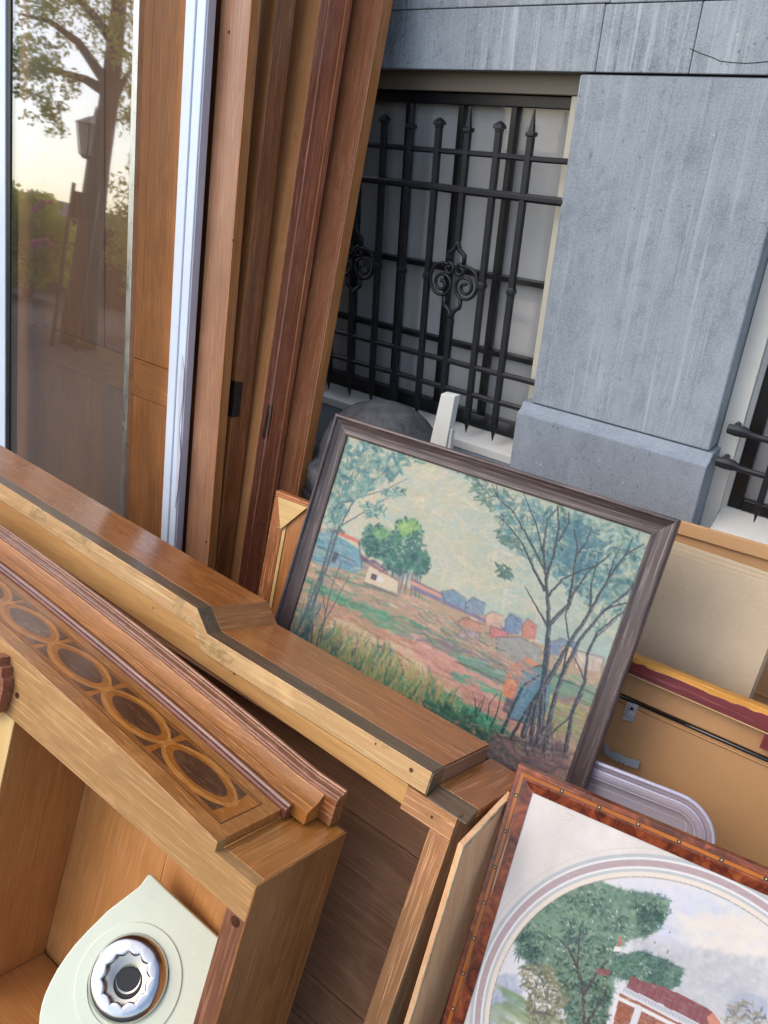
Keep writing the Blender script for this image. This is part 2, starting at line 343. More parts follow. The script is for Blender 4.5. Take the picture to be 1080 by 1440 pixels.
for (ax, ay, bx, by) in ((575, 143, 550, 548), (650, 150, 610.6, 567), (726.7, 155, 669, 590.6), (500, 139, 492, 530)):
    xa = (fx(ax, ay, YG + .035)[0] + fx(bx, by, YG + .035)[0]) / 2
    b = MB(grain='d'); b.prism([(xa - .012, YG + .06), (xa - .009, YG + .034), (xa + .009, YG + .034), (xa + .012, YG + .06)], zbt - .001, zblk + .001, 'ls'); b.build('muntin', m_sash, win1, bevel=.001)
for (px_, py_) in ((650, 382), (610, 477)):
    zz = fx(px_, py_, YG + .035)[1]
    b = MB(); b.prism([(YG + .06, zz - .011), (YG + .037, zz - .008), (YG + .037, zz + .008), (YG + .06, zz + .011)], XL, xj - .001, 'sd'); b.build('muntin', m_sash, win1, bevel=.001)
b = MB(); b.box(XL, xj + .02, YG + .052, YG + .056, zb1, zhd); b.build('pane', m_glass, win1)
def curtain(x0, x1, z0, z1, y, parent, seed):
    r_ = random.Random(seed); b = MB(); n = 220; ph = [r_.random() * 6 for _ in range(4)]; rows = []
    for zi in range(7):
        z = z0 + (z1 - z0) * zi / 6
        rows.append([b.add(x0 + (x1 - x0) * i / n, y + .004 * math.sin(34 * i / n * (x1 - x0) + ph[0] + zi * .08) + .0022 * math.sin(83 * (x1 - x0) * i / n + ph[1]) + .004 * math.sin(15 * (x1 - x0) * i / n + ph[2]), z) for i in range(n + 1)])
    for a, c_ in zip(rows, rows[1:]):
        for i in range(n): b.f.append([a[i], a[i + 1], c_[i + 1], c_[i]])
    return b.build('curtain', m_curtain, parent, smooth=True, recalc=False)
curtain(XL, xj + .03, zb1, zhd, YG + .082, win1, 1)
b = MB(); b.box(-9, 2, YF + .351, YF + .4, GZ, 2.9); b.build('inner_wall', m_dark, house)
# --- window 2 at the right edge
YW = YF + .07
win2 = bpy.data.objects.new('barred_window', None); COL.objects.link(win2); win2.parent = house; win2.location = (.5, 0, .8)
xw = (fx(1080, 529, YW + .03)[0] + fx(1018, 710, YW + .03)[0]) / 2; zwb = fx(1020, 712, YW + .03)[1]
b = MB(grain='d'); b.box(xpr + .0005, xw - .012, YW, YW + .06, zw2 - .03, zl - .001); b.build('casing_post', m_white, win2, bevel=.003)
b = MB(grain='d'); b.prism([(xw - .0115, YW + .012), (xw - .001, YW + .030), (xw - .001, YW + .06), (xw - .0115, YW + .06)], zwb - .01, zl - .001, 'ls'); b.build('casing_bead', m_white, win2)
b = MB(); b.prism([(YW + .06, zwb + .0), (YW + .03, zwb), (YF - .004, zw2 + .012), (YF - .004, zw2 - .032), (YW + .06, zw2 - .032)], xw - .0115, 2, 'sd'); b.build('window_sill', m_white, win2, bevel=.003)
b = MB(); b.box(xpr + .014, xw - .012, YF - .004, YW - .0005, zw2 - .032, zw2 + .004); b.build('window_sill', m_white, win2, bevel=.002)
b = MB(grain='d'); b.box(xw, xw + .035, YW + .032, YW + .055, zwb + .002, zl - .001); b.build('sash_post', m_sash, win2, bevel=.003)
b = MB(); b.box(xw + .0355, 2, YW + .030, YW + .055, zwb + .002, zwb + .036); b.build('sash_rail', m_sash, win2, bevel=.004)
b = MB(); b.box(xw + .02, 2, YW + .045, YW + .049, zwb, zl); b.build('pane', m_glass, win2)
curtain(xw + .01, 1.6, zwb, zl, YW + .12, win2, 5)
# ------------------------------------------------------------------ grille 1
YR = YF + .012
gr1 = thing('window_grille', (-1.6, YR, zs), 'black wrought iron grille with spear tips and scroll ornaments over the left window', 'grille')
def zat(px, py, y=YR): return fx(px, py, y)[1]
zr = [zat(795.9, 227.2), zat(787.3, 283.6), zat(744.8, 536.9), zat(729.2, 573.9)]
for z, hh, tt in zip(zr, (.0085, .0125, .0095, .0095), (.009, .012, .009, .009)):
    b = MB(); x1 = xpl + .02 if z > zb else xbl + .05; n = 26; pts = []
    b.tube([(XL + (x1 - XL) * i / n, YR + random.uniform(-.0006, .0006), z + random.uniform(-.001, .001)) for i in range(n + 1)], [hh] * (n + 1), 8, tt / hh)
    b.build('rail', m_iron, gr1, bevel=0)
zspt = zat(751.9, 153.3); zcap = zat(703.7, 176.7); zbot = zat(690.3, 619.8); zcol = zat(718, 410)
barx = [fx(751.9, 153.3, YR)[0] - i * .1035 for i in range(14)]
def sq(b, x, z0, z1, w0, w1=None, y=YR):
    w1 = w0 if w1 is None else w1
    b.hexa([(x - w0, y - w0, z0), (x + w0, y - w0, z0), (x + w0, y + w0, z0), (x - w0, y + w0, z0), (x - w1, y - w1, z1), (x + w1, y - w1, z1), (x + w1, y + w1, z1), (x - w1, y + w1, z1)])
def bar(x, kind, split=None, parent=gr1, ztop=None):
    hw = .0090; b = MB(grain='d'); body0 = zbot + .055
    tipz = zspt if kind == 'spear' else zcap
    topb = tipz - (.062 if kind == 'spear' else .012)
    if split:
        b2 = MB(grain='d'); sq(b2, x, split[1], topb, hw); b2.build('bar', m_iron, parent, bevel=.003); sq(b, x, body0, split[0], hw)
    else: sq(b, x, body0, topb, hw)
    sq(b, x, zbot, body0, .0012, hw)
    o = b.build('bar', m_iron, parent, bevel=.003)
    c_ = MB()
    if kind == 'spear':
        sq(c_, x, topb - .006, topb + .006, .0135); c_.build('collar', m_iron, o, bevel=.003)
        c_ = MB(); sq(c_, x, topb + .0062, tipz, .0078, .0022); c_.build('spear_tip', m_iron, o, bevel=.0015)
    else:
        sq(c_, x, topb - .004, topb + .004, .0105); sq(c_, x, topb + .0042, topb + .014, .0150, .0140); sq(c_, x, topb + .0142, topb + .024, .0138, .003); c_.build('cap', m_iron, o, bevel=.002)
    if not split:
        c_ = MB(); sq(c_, x, zcol - .006, zcol + .006, .0125); sq(c_, x, zcol - .012, zcol - .0062, .0095, .0115); sq(c_, x, zcol + .0062, zcol + .012, .0115, .0095); c_.build('collar', m_iron, o, bevel=.002)
    return o
def ornament(xm, zm, p, parent=gr1):
    """ogee lozenge, two big scrolls and two small curls between the neighbour bars"""
    r = .0064; 
    for sgn in (1, -1):      # ogee above and below
        b = MB()
        for sx in (1, -1):
            zz = zm + sgn * .120
            P = [(0, .008), (.003, -.012), (.010, -.026), (.022, -.035), (.029, -.039), (.030, -.046), (.030, -.068)]
            b.tube([(xm + sx * a, YR, zz + sgn * c_) for a, c_ in P], [.0085, .0082, .0075, .007, .007, .007, .007], 6)
        b.build('ogee', m_iron, parent, smooth=True)
    for sx in (1, -1):
        P = []
        for i in range(20):          # small curl
            t = i / 19; a = math.radians(-60 - 420 * (1 - t)); rr = .007 + .013 * t
            P.append((xm + sx * (.020 - rr * math.cos(a) * -1), zm + .036 + rr * math.sin(a) * 1))
        P = []
        for i in range(18):
            t = i / 17; a = math.radians(90 + 400 * (1 - t)); rr = .006 + .014 * t; P.append((.022 + rr * math.cos(a), .034 + rr * math.sin(a)))
        x0_, z0_ = P[-1]
        for i in range(1, 60):
            t = i / 59; a = math.radians(112 - 112 * min(1, t * 3.2) - 650 * max(0, t - .3125) / .6875); rr = .054 - .046 * max(0, (t - .18) / .82) ** .9
            cx = .040 + .004 * min(1, t * 2); cz = -.004 - .010 * min(1, t * 1.6); P.append((cx + rr * math.cos(a), cz + rr * math.sin(a)))
        b = MB(); b.tube([(xm + sx * p[0], YR - .003, zm + p[1]) for p in P], [.0042] + [.0056] * (len(P) - 2) + [.0075], 6, 1.15); b.build('scroll', m_iron, parent, smooth=True)
for i, x in enumerate(barx):
    orn = i in (2, 6, 10)
    bar(x, 'spear' if i % 2 == 0 else 'cap', (zcol - .120, zcol + .120) if orn else None)
    if orn: ornament(x, zcol, .1035)
# grille 2
gr2 = thing('window_grille', (.2, YR, zs), 'black iron grille with knobbed rail ends on the right window', 'grille')
for (px_, py_) in ((1030, 604), (1014, 650)):
    x, z = fx(px_, py_, YR); b = MB(); b.tube([(x - .012, YR, z), (x + .012, YR, z), (x + .03, YR, z), (x + .045, YR, z - .003), (x + .07, YR, z - .004), (2, YR, z - .004)], [.013, .0155, .0150, .010, .0088, .0088], 8); o = b.build('rail', m_iron, gr2, bevel=.001)
    b = MB(); b.tube([(x, YR + .001, z), (x, YW + .01, z)], .008, 8); b.build('wall_pin', m_iron, o)
x1_, z1_ = fx(1060, 735, YR)
zk = [fx(1030, 604, YR)[1], fx(1014, 650, YR)[1]]
for k_ in range(8):
    x = x1_ + .1035 * k_; b = MB(grain='d'); sq(b, x, z1_ + .06, zl - .1, .0082); sq(b, x, z1_, z1_ + .06, .0012, .0082); b.build('bar', m_iron, gr2, bevel=.002)

# ------------------------------------------------------------------ crown 1: marquetry cornice in front
L1 = A(-.9996, -.0142, .0249); S1 = A(-.0219, .9375, -.3472); D1 = A(-.0184, -.3476, -.9374)
f1 = Fr((-.5451, .4892, .5807), L1, S1, D1)
def cur(l): return -.016 - .105 * (l - .09) + .04 * (l - .09) ** 2 if l > .09 else -.016
LE = 1.55
def st(l0, l1=LE, n=24): return [(l0 + (l1 - l0) * i / n, cur(l0 + (l1 - l0) * i / n) + .016) for i in range(n + 1)]
cr1 = thing('wardrobe_cornice', (-.9, .75, GZ), 'open wardrobe cornice with a marquetry band of dark ovals, standing on edge in front', 'cornice')
TH = .217; DB = .70
ls = [.088 + (LE - .088) * i / 24 for i in range(25)]
b = MB(f1); b.prism([(0.002, 0.001), (.0875, 0.001), (.0875, -.015)] + [(l, cur(l) + .0005) for l in ls] + [(LE, .0615), (.0025, .0615)], 0, .0195)
o = b.build('front_rail', m_raw, cr1, bevel=.0012)
hx, hd = f1.front(9, 978); 
b = MB(f1); hxx, hdd = f1.front(24, 978, -.0005); b.lathe([(.006, -.0006), (.0048, .0006), (0.0005, .001)], (hxx, 0, hdd), 's', 14); b.build('knot', m_stringing, o)
b = MB(f1, 'd'); b.box(0.0, .0035, -.001, TH, .0005, DB)
b.build('side_panel', m_side, cr1, bevel=.001)
b = MB(f1, 's'); b.box(.0038, .0868, .0200, TH, .0008, .0195); b.build('corner_block', m_veneer, cr1, bevel=.0015)
b = MB(f1, 'd'); b.box(.004, .041, .0005, .02, .0620, DB); o = b.build('jamb', m_redjamb, cr1, bevel=.0012)
hl, hd_ = f1.front(330.6, 1296, -.0002); b = MB(f1); b.lathe([(.0085, -.0002), (.0075, .0006), (.006, .0002), (.0055, -.001), (.0005, -.0012)], (hl, 0, hd_), 's', 20, True); b.build('peg_hole', m_stringing, o)
b = MB(f1, 'd'); b.box(.0038, .02, .0202, TH, .0197, DB); b.build('inner_lining', m_inside, cr1)
b = MB(f1, 'd'); b.prism([(0.0205, .0195), (LE, .0195), (LE, DB), (.0205, DB)], .200, .2065)
o = b.build('back_panel', m_inside, cr1)
# joints of the back boards: separate boards
for k_ in range(5):
    l0 = .03 + k_ * .31; b = MB(f1, 'd'); b.box(l0 + .0006, l0 + .3094, .1955, .1995, .02, DB - .03); b.build('back_board', m_inside, cr1, bevel=.0006)
b = MB(f1, 'd'); b.box(.6035, .646, .003, .1950, .0620, DB - .02); b.build('divider', m_inside2 if False else m_inside, cr1, bevel=.001)
b = MB(f1, 'd'); b.box(.6030, .6465, -.0005, .0028, .0620, DB - .02); b.build('divider_lip', m_pale, cr1, bevel=.0008)
b = MB(f1); b.box(.02, LE, .0, .1950, DB - .018, DB); b.build('bottom_board', m_inside, cr1, bevel=.001)
# a stepped offcut of moulding nailed on the front rail at the left
nb = [f1.front(x, y, -.001) for x, y in ((-14, 916), (4, 918), (14, 923), (13, 934), (18, 937), (17, 950), (20, 954), (19, 968), (14, 990), (10, 1000), (-14, 1003))]
b = MB(f1); b.prism(nb, -.022, -.0008); b.build('moulding_offcut', wood('dusty red moulding', (150, 96, 74), (122, 74, 58), .5, .1, .6), cr1, bevel=.001)
# mouldings above
s0_ = [(.0, .0)]
b = MB(f1); b.sweep([(.0005, -.0165), (.0005, .002), (.1425, .002), (.1425, -.0165)], st(.0885)); b.build('fascia', m_veneer, cr1, bevel=.001)
b = MB(f1)
def reed(s, e, d, h, n=5): return [(s + (e - s) * (1 - math.cos(math.pi * i / n)) / 2, d - h * math.sin(math.pi * i / n)) for i in range(n + 1)]
prof = [(.1430, -.004)] + reed(.1430, .1480, -.0205, .0025) + reed(.1483, .1565, -.0225, .0055, 9) + reed(.1568, .1610, -.0215, .0022) + [(.1610, -.004)]
b.sweep(prof, st(.079)); b.build('reeded_moulding', m_rod, cr1, smooth=False)
b = MB(f1)
cove = [(.1700, -.0300), (.1720, -.0306)] + [(.1725 + .024 * t, -.0312 - .0165 * t ** 1.8) for t in [i / 7 for i in range(8)]]
b.sweep([(.1612, -.004), (.1612, -.0262)] + cove + [(.1965, -.004)], st(.050)); b.build('cove', m_veneer2, cr1)
b = MB(f1)
prof = [(.1970, -.004), (.1970, -.0490)] + reed(.1972, .1995, -.0510, .0014, 4) + [(.2000, -.0515), (.2012, -.0520)] + reed(.2015, .2120, -.0540, .0026, 8) + [(.2122, -.0560)] + reed(.2125, .2165, -.0575, .0018, 5) + [(.2168, -.0590)] + reed(.2170, .2235, -.0605, .0020, 5) + [(.2240, -.004)]
b.sweep(prof, st(.024)); b.build('top_moulding', wood('polished cornice moulding', (142, 88, 56), (112, 66, 42), .22, .85, .8, figure=.3), cr1)
# marquetry on the fascia: everything is a thin inlaid sheet following the bow
def inl(name, poly, h, m, parent, n=1):
    """poly in (l, s); sheet lying h above the fascia, 0.25 mm thick"""
    b = MB(f1)
    a = [b.add(l, s, cur(l) - .0005 - h) for l, s in poly]; c_ = [b.add(l, s, cur(l) - .0005 + .0006) for l, s in poly]; k = len(poly)
    b.f.append(a); b.f.append(c_[::-1])
    for i in range(k): b.f.append([a[i], c_[i], c_[(i + 1) % k], a[(i + 1) % k]])
    return b.build(name, m, parent)
mq = cr1
SA, SB = .0295, .1235
def strip(name, l0, l1, s0, s1, h, m, n=20):
    b = MB(f1); rows = []
    for i in range(n + 1):
        l = l0 + (l1 - l0) * i / n; rows.append([b.add(l, s0, cur(l) - .0005 - h), b.add(l, s1, cur(l) - .0005 - h), b.add(l, s1, cur(l) + .0005), b.add(l, s0, cur(l) + .0005)])
    for a, c_ in zip(rows, rows[1:]):
        for k in range(4): b.f.append([a[k], a[(k + 1) % 4], c_[(k + 1) % 4], c_[k]])
    b.f.append(rows[0][::-1]); b.f.append(rows[-1]); return b.build(name, m, mq)
strip('inlay_border', .1125, 1.5, SA, SB, .0002, m_stringing)
strip('inlay_field', .1145, 1.498, SA + .002, SB - .002, .0004, m_inlay)
strip('stringing_line', .1165, 1.49, SA + .0050, SA + .0058, .0006, m_stringing)
strip('stringing_line', .1165, 1.49, SB - .0058, SB - .0050, .0006, m_stringing)
sc_ = .0785; P_ = .1705
for k_ in range(8):
    lc = .2185 + P_ * k_
    # light ring band
    a1, b1, a2, b2 = .0790, .0315, .0885, .0400
    N = 40; bm_ = MB(f1); rows = []
    for i in range(N):
        t = 2 * math.pi * i / N
        row = []
        for (aa, bb, h) in ((a1, b1, .0006), (a2, b2, .0006), (a2, b2, -.0004), (a1, b1, -.0004)):
            l = lc + aa * math.cos(t); s = sc_ + bb * math.sin(t) + (l - lc) * 0.0; row.append(bm_.add(l, s, cur(l) - .0005 - h))
        rows.append(row)
    for i in range(N):
        a, c_ = rows[i], rows[(i + 1) % N]
        for k in range(4): bm_.f.append([a[k], a[(k + 1) % 4], c_[(k + 1) % 4], c_[k]])
    bm_.build('inlay_ring', m_inlay2, mq)
    ov = []
    for i in range(28):
        t = 2 * math.pi * i / 28; ov.append((lc + .0630 * math.cos(t), sc_ + .0255 * math.sin(t) * (1 - .12 * abs(math.cos(t)))))
    inl('inlay_oval', ov, .0008, m_oval, mq)
    # four small dark corner pieces round the node to the left of this oval (and at the end)
    nodes = [lc + P_ / 2] + ([lc - P_ / 2 + .0] if k_ == 0 else [])
    for nl in nodes:
        for sx in (1, -1):
            for sy in (1, -1):
                if nl < .14 and sx < 0: continue
                y0 = SB - .0085 if sy > 0 else SA + .0085
                inl('inlay_triangle', [(nl + sx * .0050, y0 - sy * .024), (nl + sx * .0085, y0), (nl + sx * .052, y0), (nl + sx * .026, y0 - sy * .0095), (nl + sx * .014, y0 - sy * .017)], .0010, m_oval, mq)

# ------------------------------------------------------------------ cream wall lamp lying inside crown 1
nl_ = unit(A(.34, -.47, .80)); c0 = f1.w(*[0, 0, 0])
q = f1.front(182, 1376, .075); ctr = f1.w(q[0], .075, q[1])
e2 = unit(-M[1] - nl_ * (-M[1] @ nl_)); e1 = np.cross(e2, nl_)
if e1 @ M[0] < 0: e1 = -e1
fl = Fr(ctr, e1, -nl_, -e2)      # l right, s away from the viewer, d down
m_lamp = plain('cream enamel', (214, 220, 196), .28, var=.03, nscale=5, bump=.01, coat=.3)
m_chrome = plain('chrome', (206, 204, 202), .17, metal=1, var=.03, bump=.0)
lamp = thing('wall_lamp', ctr - A(0, 0, .3), 'cream teardrop wall lamp with chrome scalloped dish lying inside the front cornice', 'lamp')
out = [(210, 1229), (206, 1232), (203.5, 1236), (196, 1246), (151, 1280.6), (120.6, 1311), (105, 1328), (92.8, 1344), (80, 1363), (70.6, 1380.6), (63, 1397), (58, 1413), (55, 1428), (54, 1445), (56, 1470), (64, 1500), (80, 1530), (105, 1555), (140, 1572), (180, 1578), (225, 1565), (262, 1535), (300, 1480), (328, 1430), (345, 1390), (348, 1368), (340, 1350), (306.7, 1318), (262, 1277), (234, 1251), (219, 1236), (214, 1231)]
op = [fl.front(*p_) for p_ in out]
b = MB(fl); b.prism(op, 0, .022); b.build('base_plate', m_lamp, lamp, bevel=.003, seg=3)
pr = abs(fl.front(238, 1376)[0] - fl.front(182, 1376)[0])   # dish radius
cx_, cd_ = fl.front(181, 1381); rr_ = pr * 1.34
b = MB(fl); b.lathe([(rr_, .004), (rr_, -.0016), (rr_ - .001, -.0026), (pr * 1.02, -.0026), (pr * 1.02, .004)], (cx_, 0, cd_), 's', 64); b.build('cover_ring', m_lamp, lamp, smooth=False, bevel=.0006)
cx_, cd_ = fl.front(181.5, 1375)
prof = [(pr, -.0028), (pr * .985, -.0066), (pr * .94, -.0112), (pr * .87, -.0150), (pr * .79, -.0176), (pr * .71, -.0190), (pr * .66, -.0194)]
b = MB(fl); n = 96; rows = []
for ri, (r_, h) in enumerate(prof + [(pr * .585, -.0192)]):
    row = []
    for k in range(n):
        t = 2 * math.pi * k / n; sc2 = 1.0
        if ri >= 5: sc2 = 1 + (ri - 4) * .015 - (ri - 4) * .060 * abs(math.sin(t * 6)) ** .7
        row.append(b.add(cx_ + r_ * sc2 * math.cos(t), h, cd_ + r_ * sc2 * math.sin(t)))
    rows.append(row)
for a, c_ in zip(rows, rows[1:]):
    for k in range(n): b.f.append([a[k], a[(k + 1) % n], c_[(k + 1) % n], c_[k]])
o = b.build('chrome_dish', m_chrome, lamp, smooth=True); md = o.modifiers.new('thickness', 'SOLIDIFY'); md.thickness = .0008
m_satin = plain('satin metal bowl', (206, 198, 182), .28, metal=.8, var=.04, bump=.0)
b = MB(fl); b.lathe([(pr * .90, -.0125), (pr * .88, -.0070), (pr * .80, -.0045), (pr * .66, -.0040), (pr * .30, -.0042), (pr * .29, -.0034)], (cx_, 0, cd_), 's', 64, False); b.build('reflector_bowl', m_satin, lamp, smooth=True)
m_black = plain('black plastic', (14, 14, 15), .4, bump=0)
b = MB(fl); b.lathe([(pr * .36, -.0043), (pr * .34, -.0046), (pr * .33, -.0042), (.0008, -.0041)], (cx_, 0, cd_ + pr * .10), 's', 40, False); b.build('bulb_socket', m_black, lamp, smooth=False)
for k_ in range(6):
    t = 2 * math.pi * (k_ + .25) / 6; b = MB(fl); b.lathe([(.0028, -.0041), (.0022, -.0052), (.0004, -.0050)], (cx_ + pr * .60 * math.cos(t), 0, cd_ + pr * .60 * math.sin(t)), 's', 12); b.build('screw', plain('dull steel', (70, 66, 62), .3, metal=1) if k_ == 0 else bpy.data.materials['dull steel'], lamp)

# ------------------------------------------------------------------ crown 2: broken-front plinth behind
a_ = R(23.2); f2 = Fr((-.3916, .8, .5736), (-1, 0, 0), (0, math.cos(a_), -math.sin(a_)), (0, -math.sin(a_), -math.cos(a_)))
cr2 = thing('wardrobe_plinth', (-1.0, 1.0, GZ), 'stepped wardrobe plinth with raw pine front edge and dark border, standing behind the marquetry cornice', 'plinth')
def dt(l):      # top outline
    if l <= .640: return -.028 - .003 * (l - .08)
    if l <= .686: return -.0297 - (.0665 - .0297) * (l - .640) / .046
    return -.0665 - .027 * (l - .686)
LS = [.080, .36, .640, .686, 1.0, 1.4, 1.8, 1.95]
gb = .040      # height of the golden lipping
TK = .214
b = MB(f2); b.prism([(l, dt(l)) for l in LS] + [(l, dt(l) + gb) for l in LS[::-1]], 0, .012)
gl = b.build('front_lipping', m_gold, cr2, bevel=.0012)
def bentsheet(name, s_d0, s_d1, thick, m, bev=.0):
    """a sheet following the top outline between two (s, d offset) edges"""
    b = MB(f2); rows = []
    for l in LS:
        sh = 0
        rows.append([b.add(l, s_d0[0], dt(l) + s_d0[1]), b.add(l, s_d1[0], dt(l) + s_d1[1]), b.add(l, s_d1[0], dt(l) + s_d1[1] + thick), b.add(l, s_d0[0], dt(l) + s_d0[1] + thick)])
    for a, c_ in zip(rows, rows[1:]):
        for k in range(4): b.f.append([a[k], a[(k + 1) % 4], c_[(k + 1) % 4], c_[k]])
    b.f.append(rows[0][::-1]); b.f.append(rows[-1]); return b.build(name, m, cr2, bevel=bev)
bentsheet('dark_border', (.0005, .0000), (.0390, -.0030), .02, m_band, .0008)
# top veneer in three leaves: right wing, ramp, centre
for (i0, i1, mm) in ((0, 3, m_top2), (2, 4, m_top2), (3, 8, m_top2)):
    if (i0, i1) == (2, 4): seg_ = LS[2:4]
    else: seg_ = LS[i0:i1]
    b = MB(f2, 's' if i0 == 2 else 'l'); rows = []
    for l in seg_:
        rows.append([b.add(l, .0392, dt(l) - .0032), b.add(l, TK, dt(l) - .0045), b.add(l, TK, dt(l) + .03), b.add(l, .0392, dt(l) + .03)])
    for a, c_ in zip(rows, rows[1:]):
        for k in range(4): b.f.append([a[k], a[(k + 1) % 4], c_[(k + 1) % 4], c_[k]])
    b.f.append(rows[0][::-1]); b.f.append(rows[-1]); b.build('top_veneer', mm, cr2, bevel=.0008)
b = MB(f2, 's'); b.box(.0770, .0795, .040, TK - .001, -.0285, .0045); b.build('wing_end', m_endgrain, cr2, bevel=.0008)
b = MB(f2, 's'); b.prism([(.0, -.0268), (.0395, -.0305), (.0395, .0045), (.001, .0145)], .0765, .0797, 'sd'); b.build('end_border', m_band, cr2, bevel=.0008)
b = MB(f2); b.prism([(.115, .0140), (.6, .0125), (.640, .0118), (.686, -.0250), (1.2, -.0390), (1.9, -.0575), (1.9, .0), (.110, .0510)], .0030, .0135)
b.build('pine_rail', m_pine, cr2, bevel=.0008)
b = MB(f2); b.box(.1155, 1.9, .0140, .03, -.02, .050) ; b.build('rail_backing', m_inside2, cr2)
b = MB(f2); b.prism([(.0135, .0160), (.1145, .0160), (.1145, .0575), (.0135, .0575)], -.0002, .0190); b.build('corner_joint', m_pinkraw, cr2, bevel=.001)
b = MB(f2, 'd'); b.box(.0135, .0530, .0, .019, .0580, DB + .05); b.build('jamb', m_pinkraw, cr2, bevel=.0012)
b = MB(f2, 'd'); b.prism([(.0130, 0), (.0130, .02), (-.0035, .036), (-.0035, .028)], .010, DB + .05, 'ls'); b.build('side_border', m_band, cr2, bevel=.0006)
b = MB(f2); b.prism([(0, .0155), (.030, .0005), (.034, .0005), (.034, .018), (0, .018)], -.003, .0760, 'sd'); b.build('corner_border', m_band, cr2, bevel=.0006)
b = MB(f2, 's'); b.box(-.0040, .0762, .0345, .236, .0, .018); b.build('corner_top', m_top2, cr2, bevel=.0012)
b = MB(f2, 'd'); b.box(-.0040, .0, .0365, .236, .0182, DB + .05); o = b.build('side_panel', m_side, cr2, bevel=.001)
b = MB(f2, 's'); b.box(-.0050, -.0041, .050, .150, .022, .050); b.build('tenon_inset', m_endgrain, o, bevel=.0004)
b = MB(f2, 'd'); b.box(.0002, .0200, .0370, .2, .0190, DB + .05); b.build('inner_lining', m_inside2, cr2)
d_ = .018
edges = [.018, .21, f2.front(430, 1365, .15)[1], f2.front(430, 1425, .15)[1], .66, .75]
for a, c_ in zip(edges, edges[1:]):
    b = MB(f2); b.box(.0205, 1.9, .150, .158, a + .0012, c_ - .0012); b.build('inner_board', m_inside2, cr2, bevel=.001)
b = MB(f2); b.box(.0205, 1.9, .160, .17, .02, .75); b.build('back_panel', plain('dark gap wood', (48, 32, 24), .8), cr2)
b = MB(f2); b.box(.082, 1.9, .2, .213, -.01, .75); b.build('rear_board', m_inside2, cr2)
for (x, y, r_, s_) in ((578, 1083, .0042, -.0006), (238, 790, .003, -.0006), (150, 742, .0026, -.0006), (447, 985, .0022, -.0006), (528, 1046, .002, -.0006), (607, 1149, .0026, -.0008), (329, 948, .0022, .0025), (119, 777, .0024, .0025), (215, 855, .002, .0025), (60, 718, .002, -.0006)):
    l_, d_ = f2.front(x, y, s_); b = MB(f2); b.lathe([(r_, s_), (r_ * .7, s_ + .0001), (.0003, s_ + .0002)], (l_, 0, d_), 's', 9); b.build('knot', m_stringing, cr2)
# ------------------------------------------------------------------ plywood sheet on edge right of crown 2
xp = -.371
fp = Fr((xp, .79, .512), (0, 1, 0), (1, 0, 0), (0, -.285, -.9585))
ps = fp.hit(651, 1190, A(xp, 0, 0), A(1, 0, 0))
ply = thing('plywood_board', (xp, .9, GZ), 'narrow pale plywood sheet standing on edge between the plinth and the inlaid picture frame', 'board')
def pl(px_, py_): q = fp.hit(px_, py_, A(xp, 0, 0), A(1, 0, 0)); return q[1], -(q[2] + .285 / .9585 * 0)
fp = Fr((xp, 0, 0), (0, 1, 0), (1, 0, 0), (0, 0, 1))
def pyz(px_, py_):
    q = fp.hit(px_, py_, A(xp, 0, 0), A(1, 0, 0)); return q[1], q[2]
t1_, t2_, t3_ = pyz(651, 1190), pyz(705, 1133), pyz(575, 1440)
dr = A(*t3_) - A(*t1_); dr = dr / -dr[1]; tb = A(*t1_) + dr * (t1_[1] - GZ - .03)
up = unit(A(*t2_) - A(*t1_)); 
poly = [t1_, tuple(A(*t1_) + up * .16), (tb[0] + .16, GZ + .03), tuple(tb)]
b = MB(fp, 'd'); b.prism([(p[0], p[1]) for p in poly], -.008, .0, 'ld') if False else None
b = MB(fp, 'd')
ia = [b.add(p[0], 0, p[1]) for p in poly]; ib = [b.add(p[0], -.009, p[1]) for p in poly]
b.f += [ia, ib[::-1]] + [[ia[k], ib[k], ib[(k + 1) % 4], ia[(k + 1) % 4]] for k in range(4)]
b.build('sheet', m_ply, ply, bevel=.0008)
def off(p, dy, dz): return (p[0] + dy, p[1] + dz)
for k_, (h0, h1, mm) in enumerate(((-.0001, .0022, m_plyedge), (.0026, .0048, m_plyedge))):
    b = MB(fp, 'd'); w0 = .0045 * k_; w1 = .0045 * (k_ + 1) - .0006
    e0 = A(*poly[0]); e1_ = A(*poly[1]); e3 = A(*poly[3]); dv = unit(e3 - e0)
    P4 = [e0 + up * w0 + dv * w0 * 1.5, e1_ + dv * w0 * 1.5, e1_ + dv * w1 * 1.5, e0 + up * w1 + dv * w1 * 1.5]
    P5 = [e0 + up * w0 + dv * w0 * 1.5, e0 + up * w1 + dv * w1 * 1.5, e3 + up * w1, e3 + up * w0]
    for Q in (P4, P5):
        ia = [b.add(p[0], .0004 + .0006 * (1 - k_), p[1]) for p in Q]; ib = [b.add(p[0], -.001, p[1]) for p in Q]
        b.f += [ia, ib[::-1]] + [[ia[j], ib[j], ib[(j + 1) % 4], ia[(j + 1) % 4]] for j in range(4)]
    b.build('veneer_layer', mm, ply)

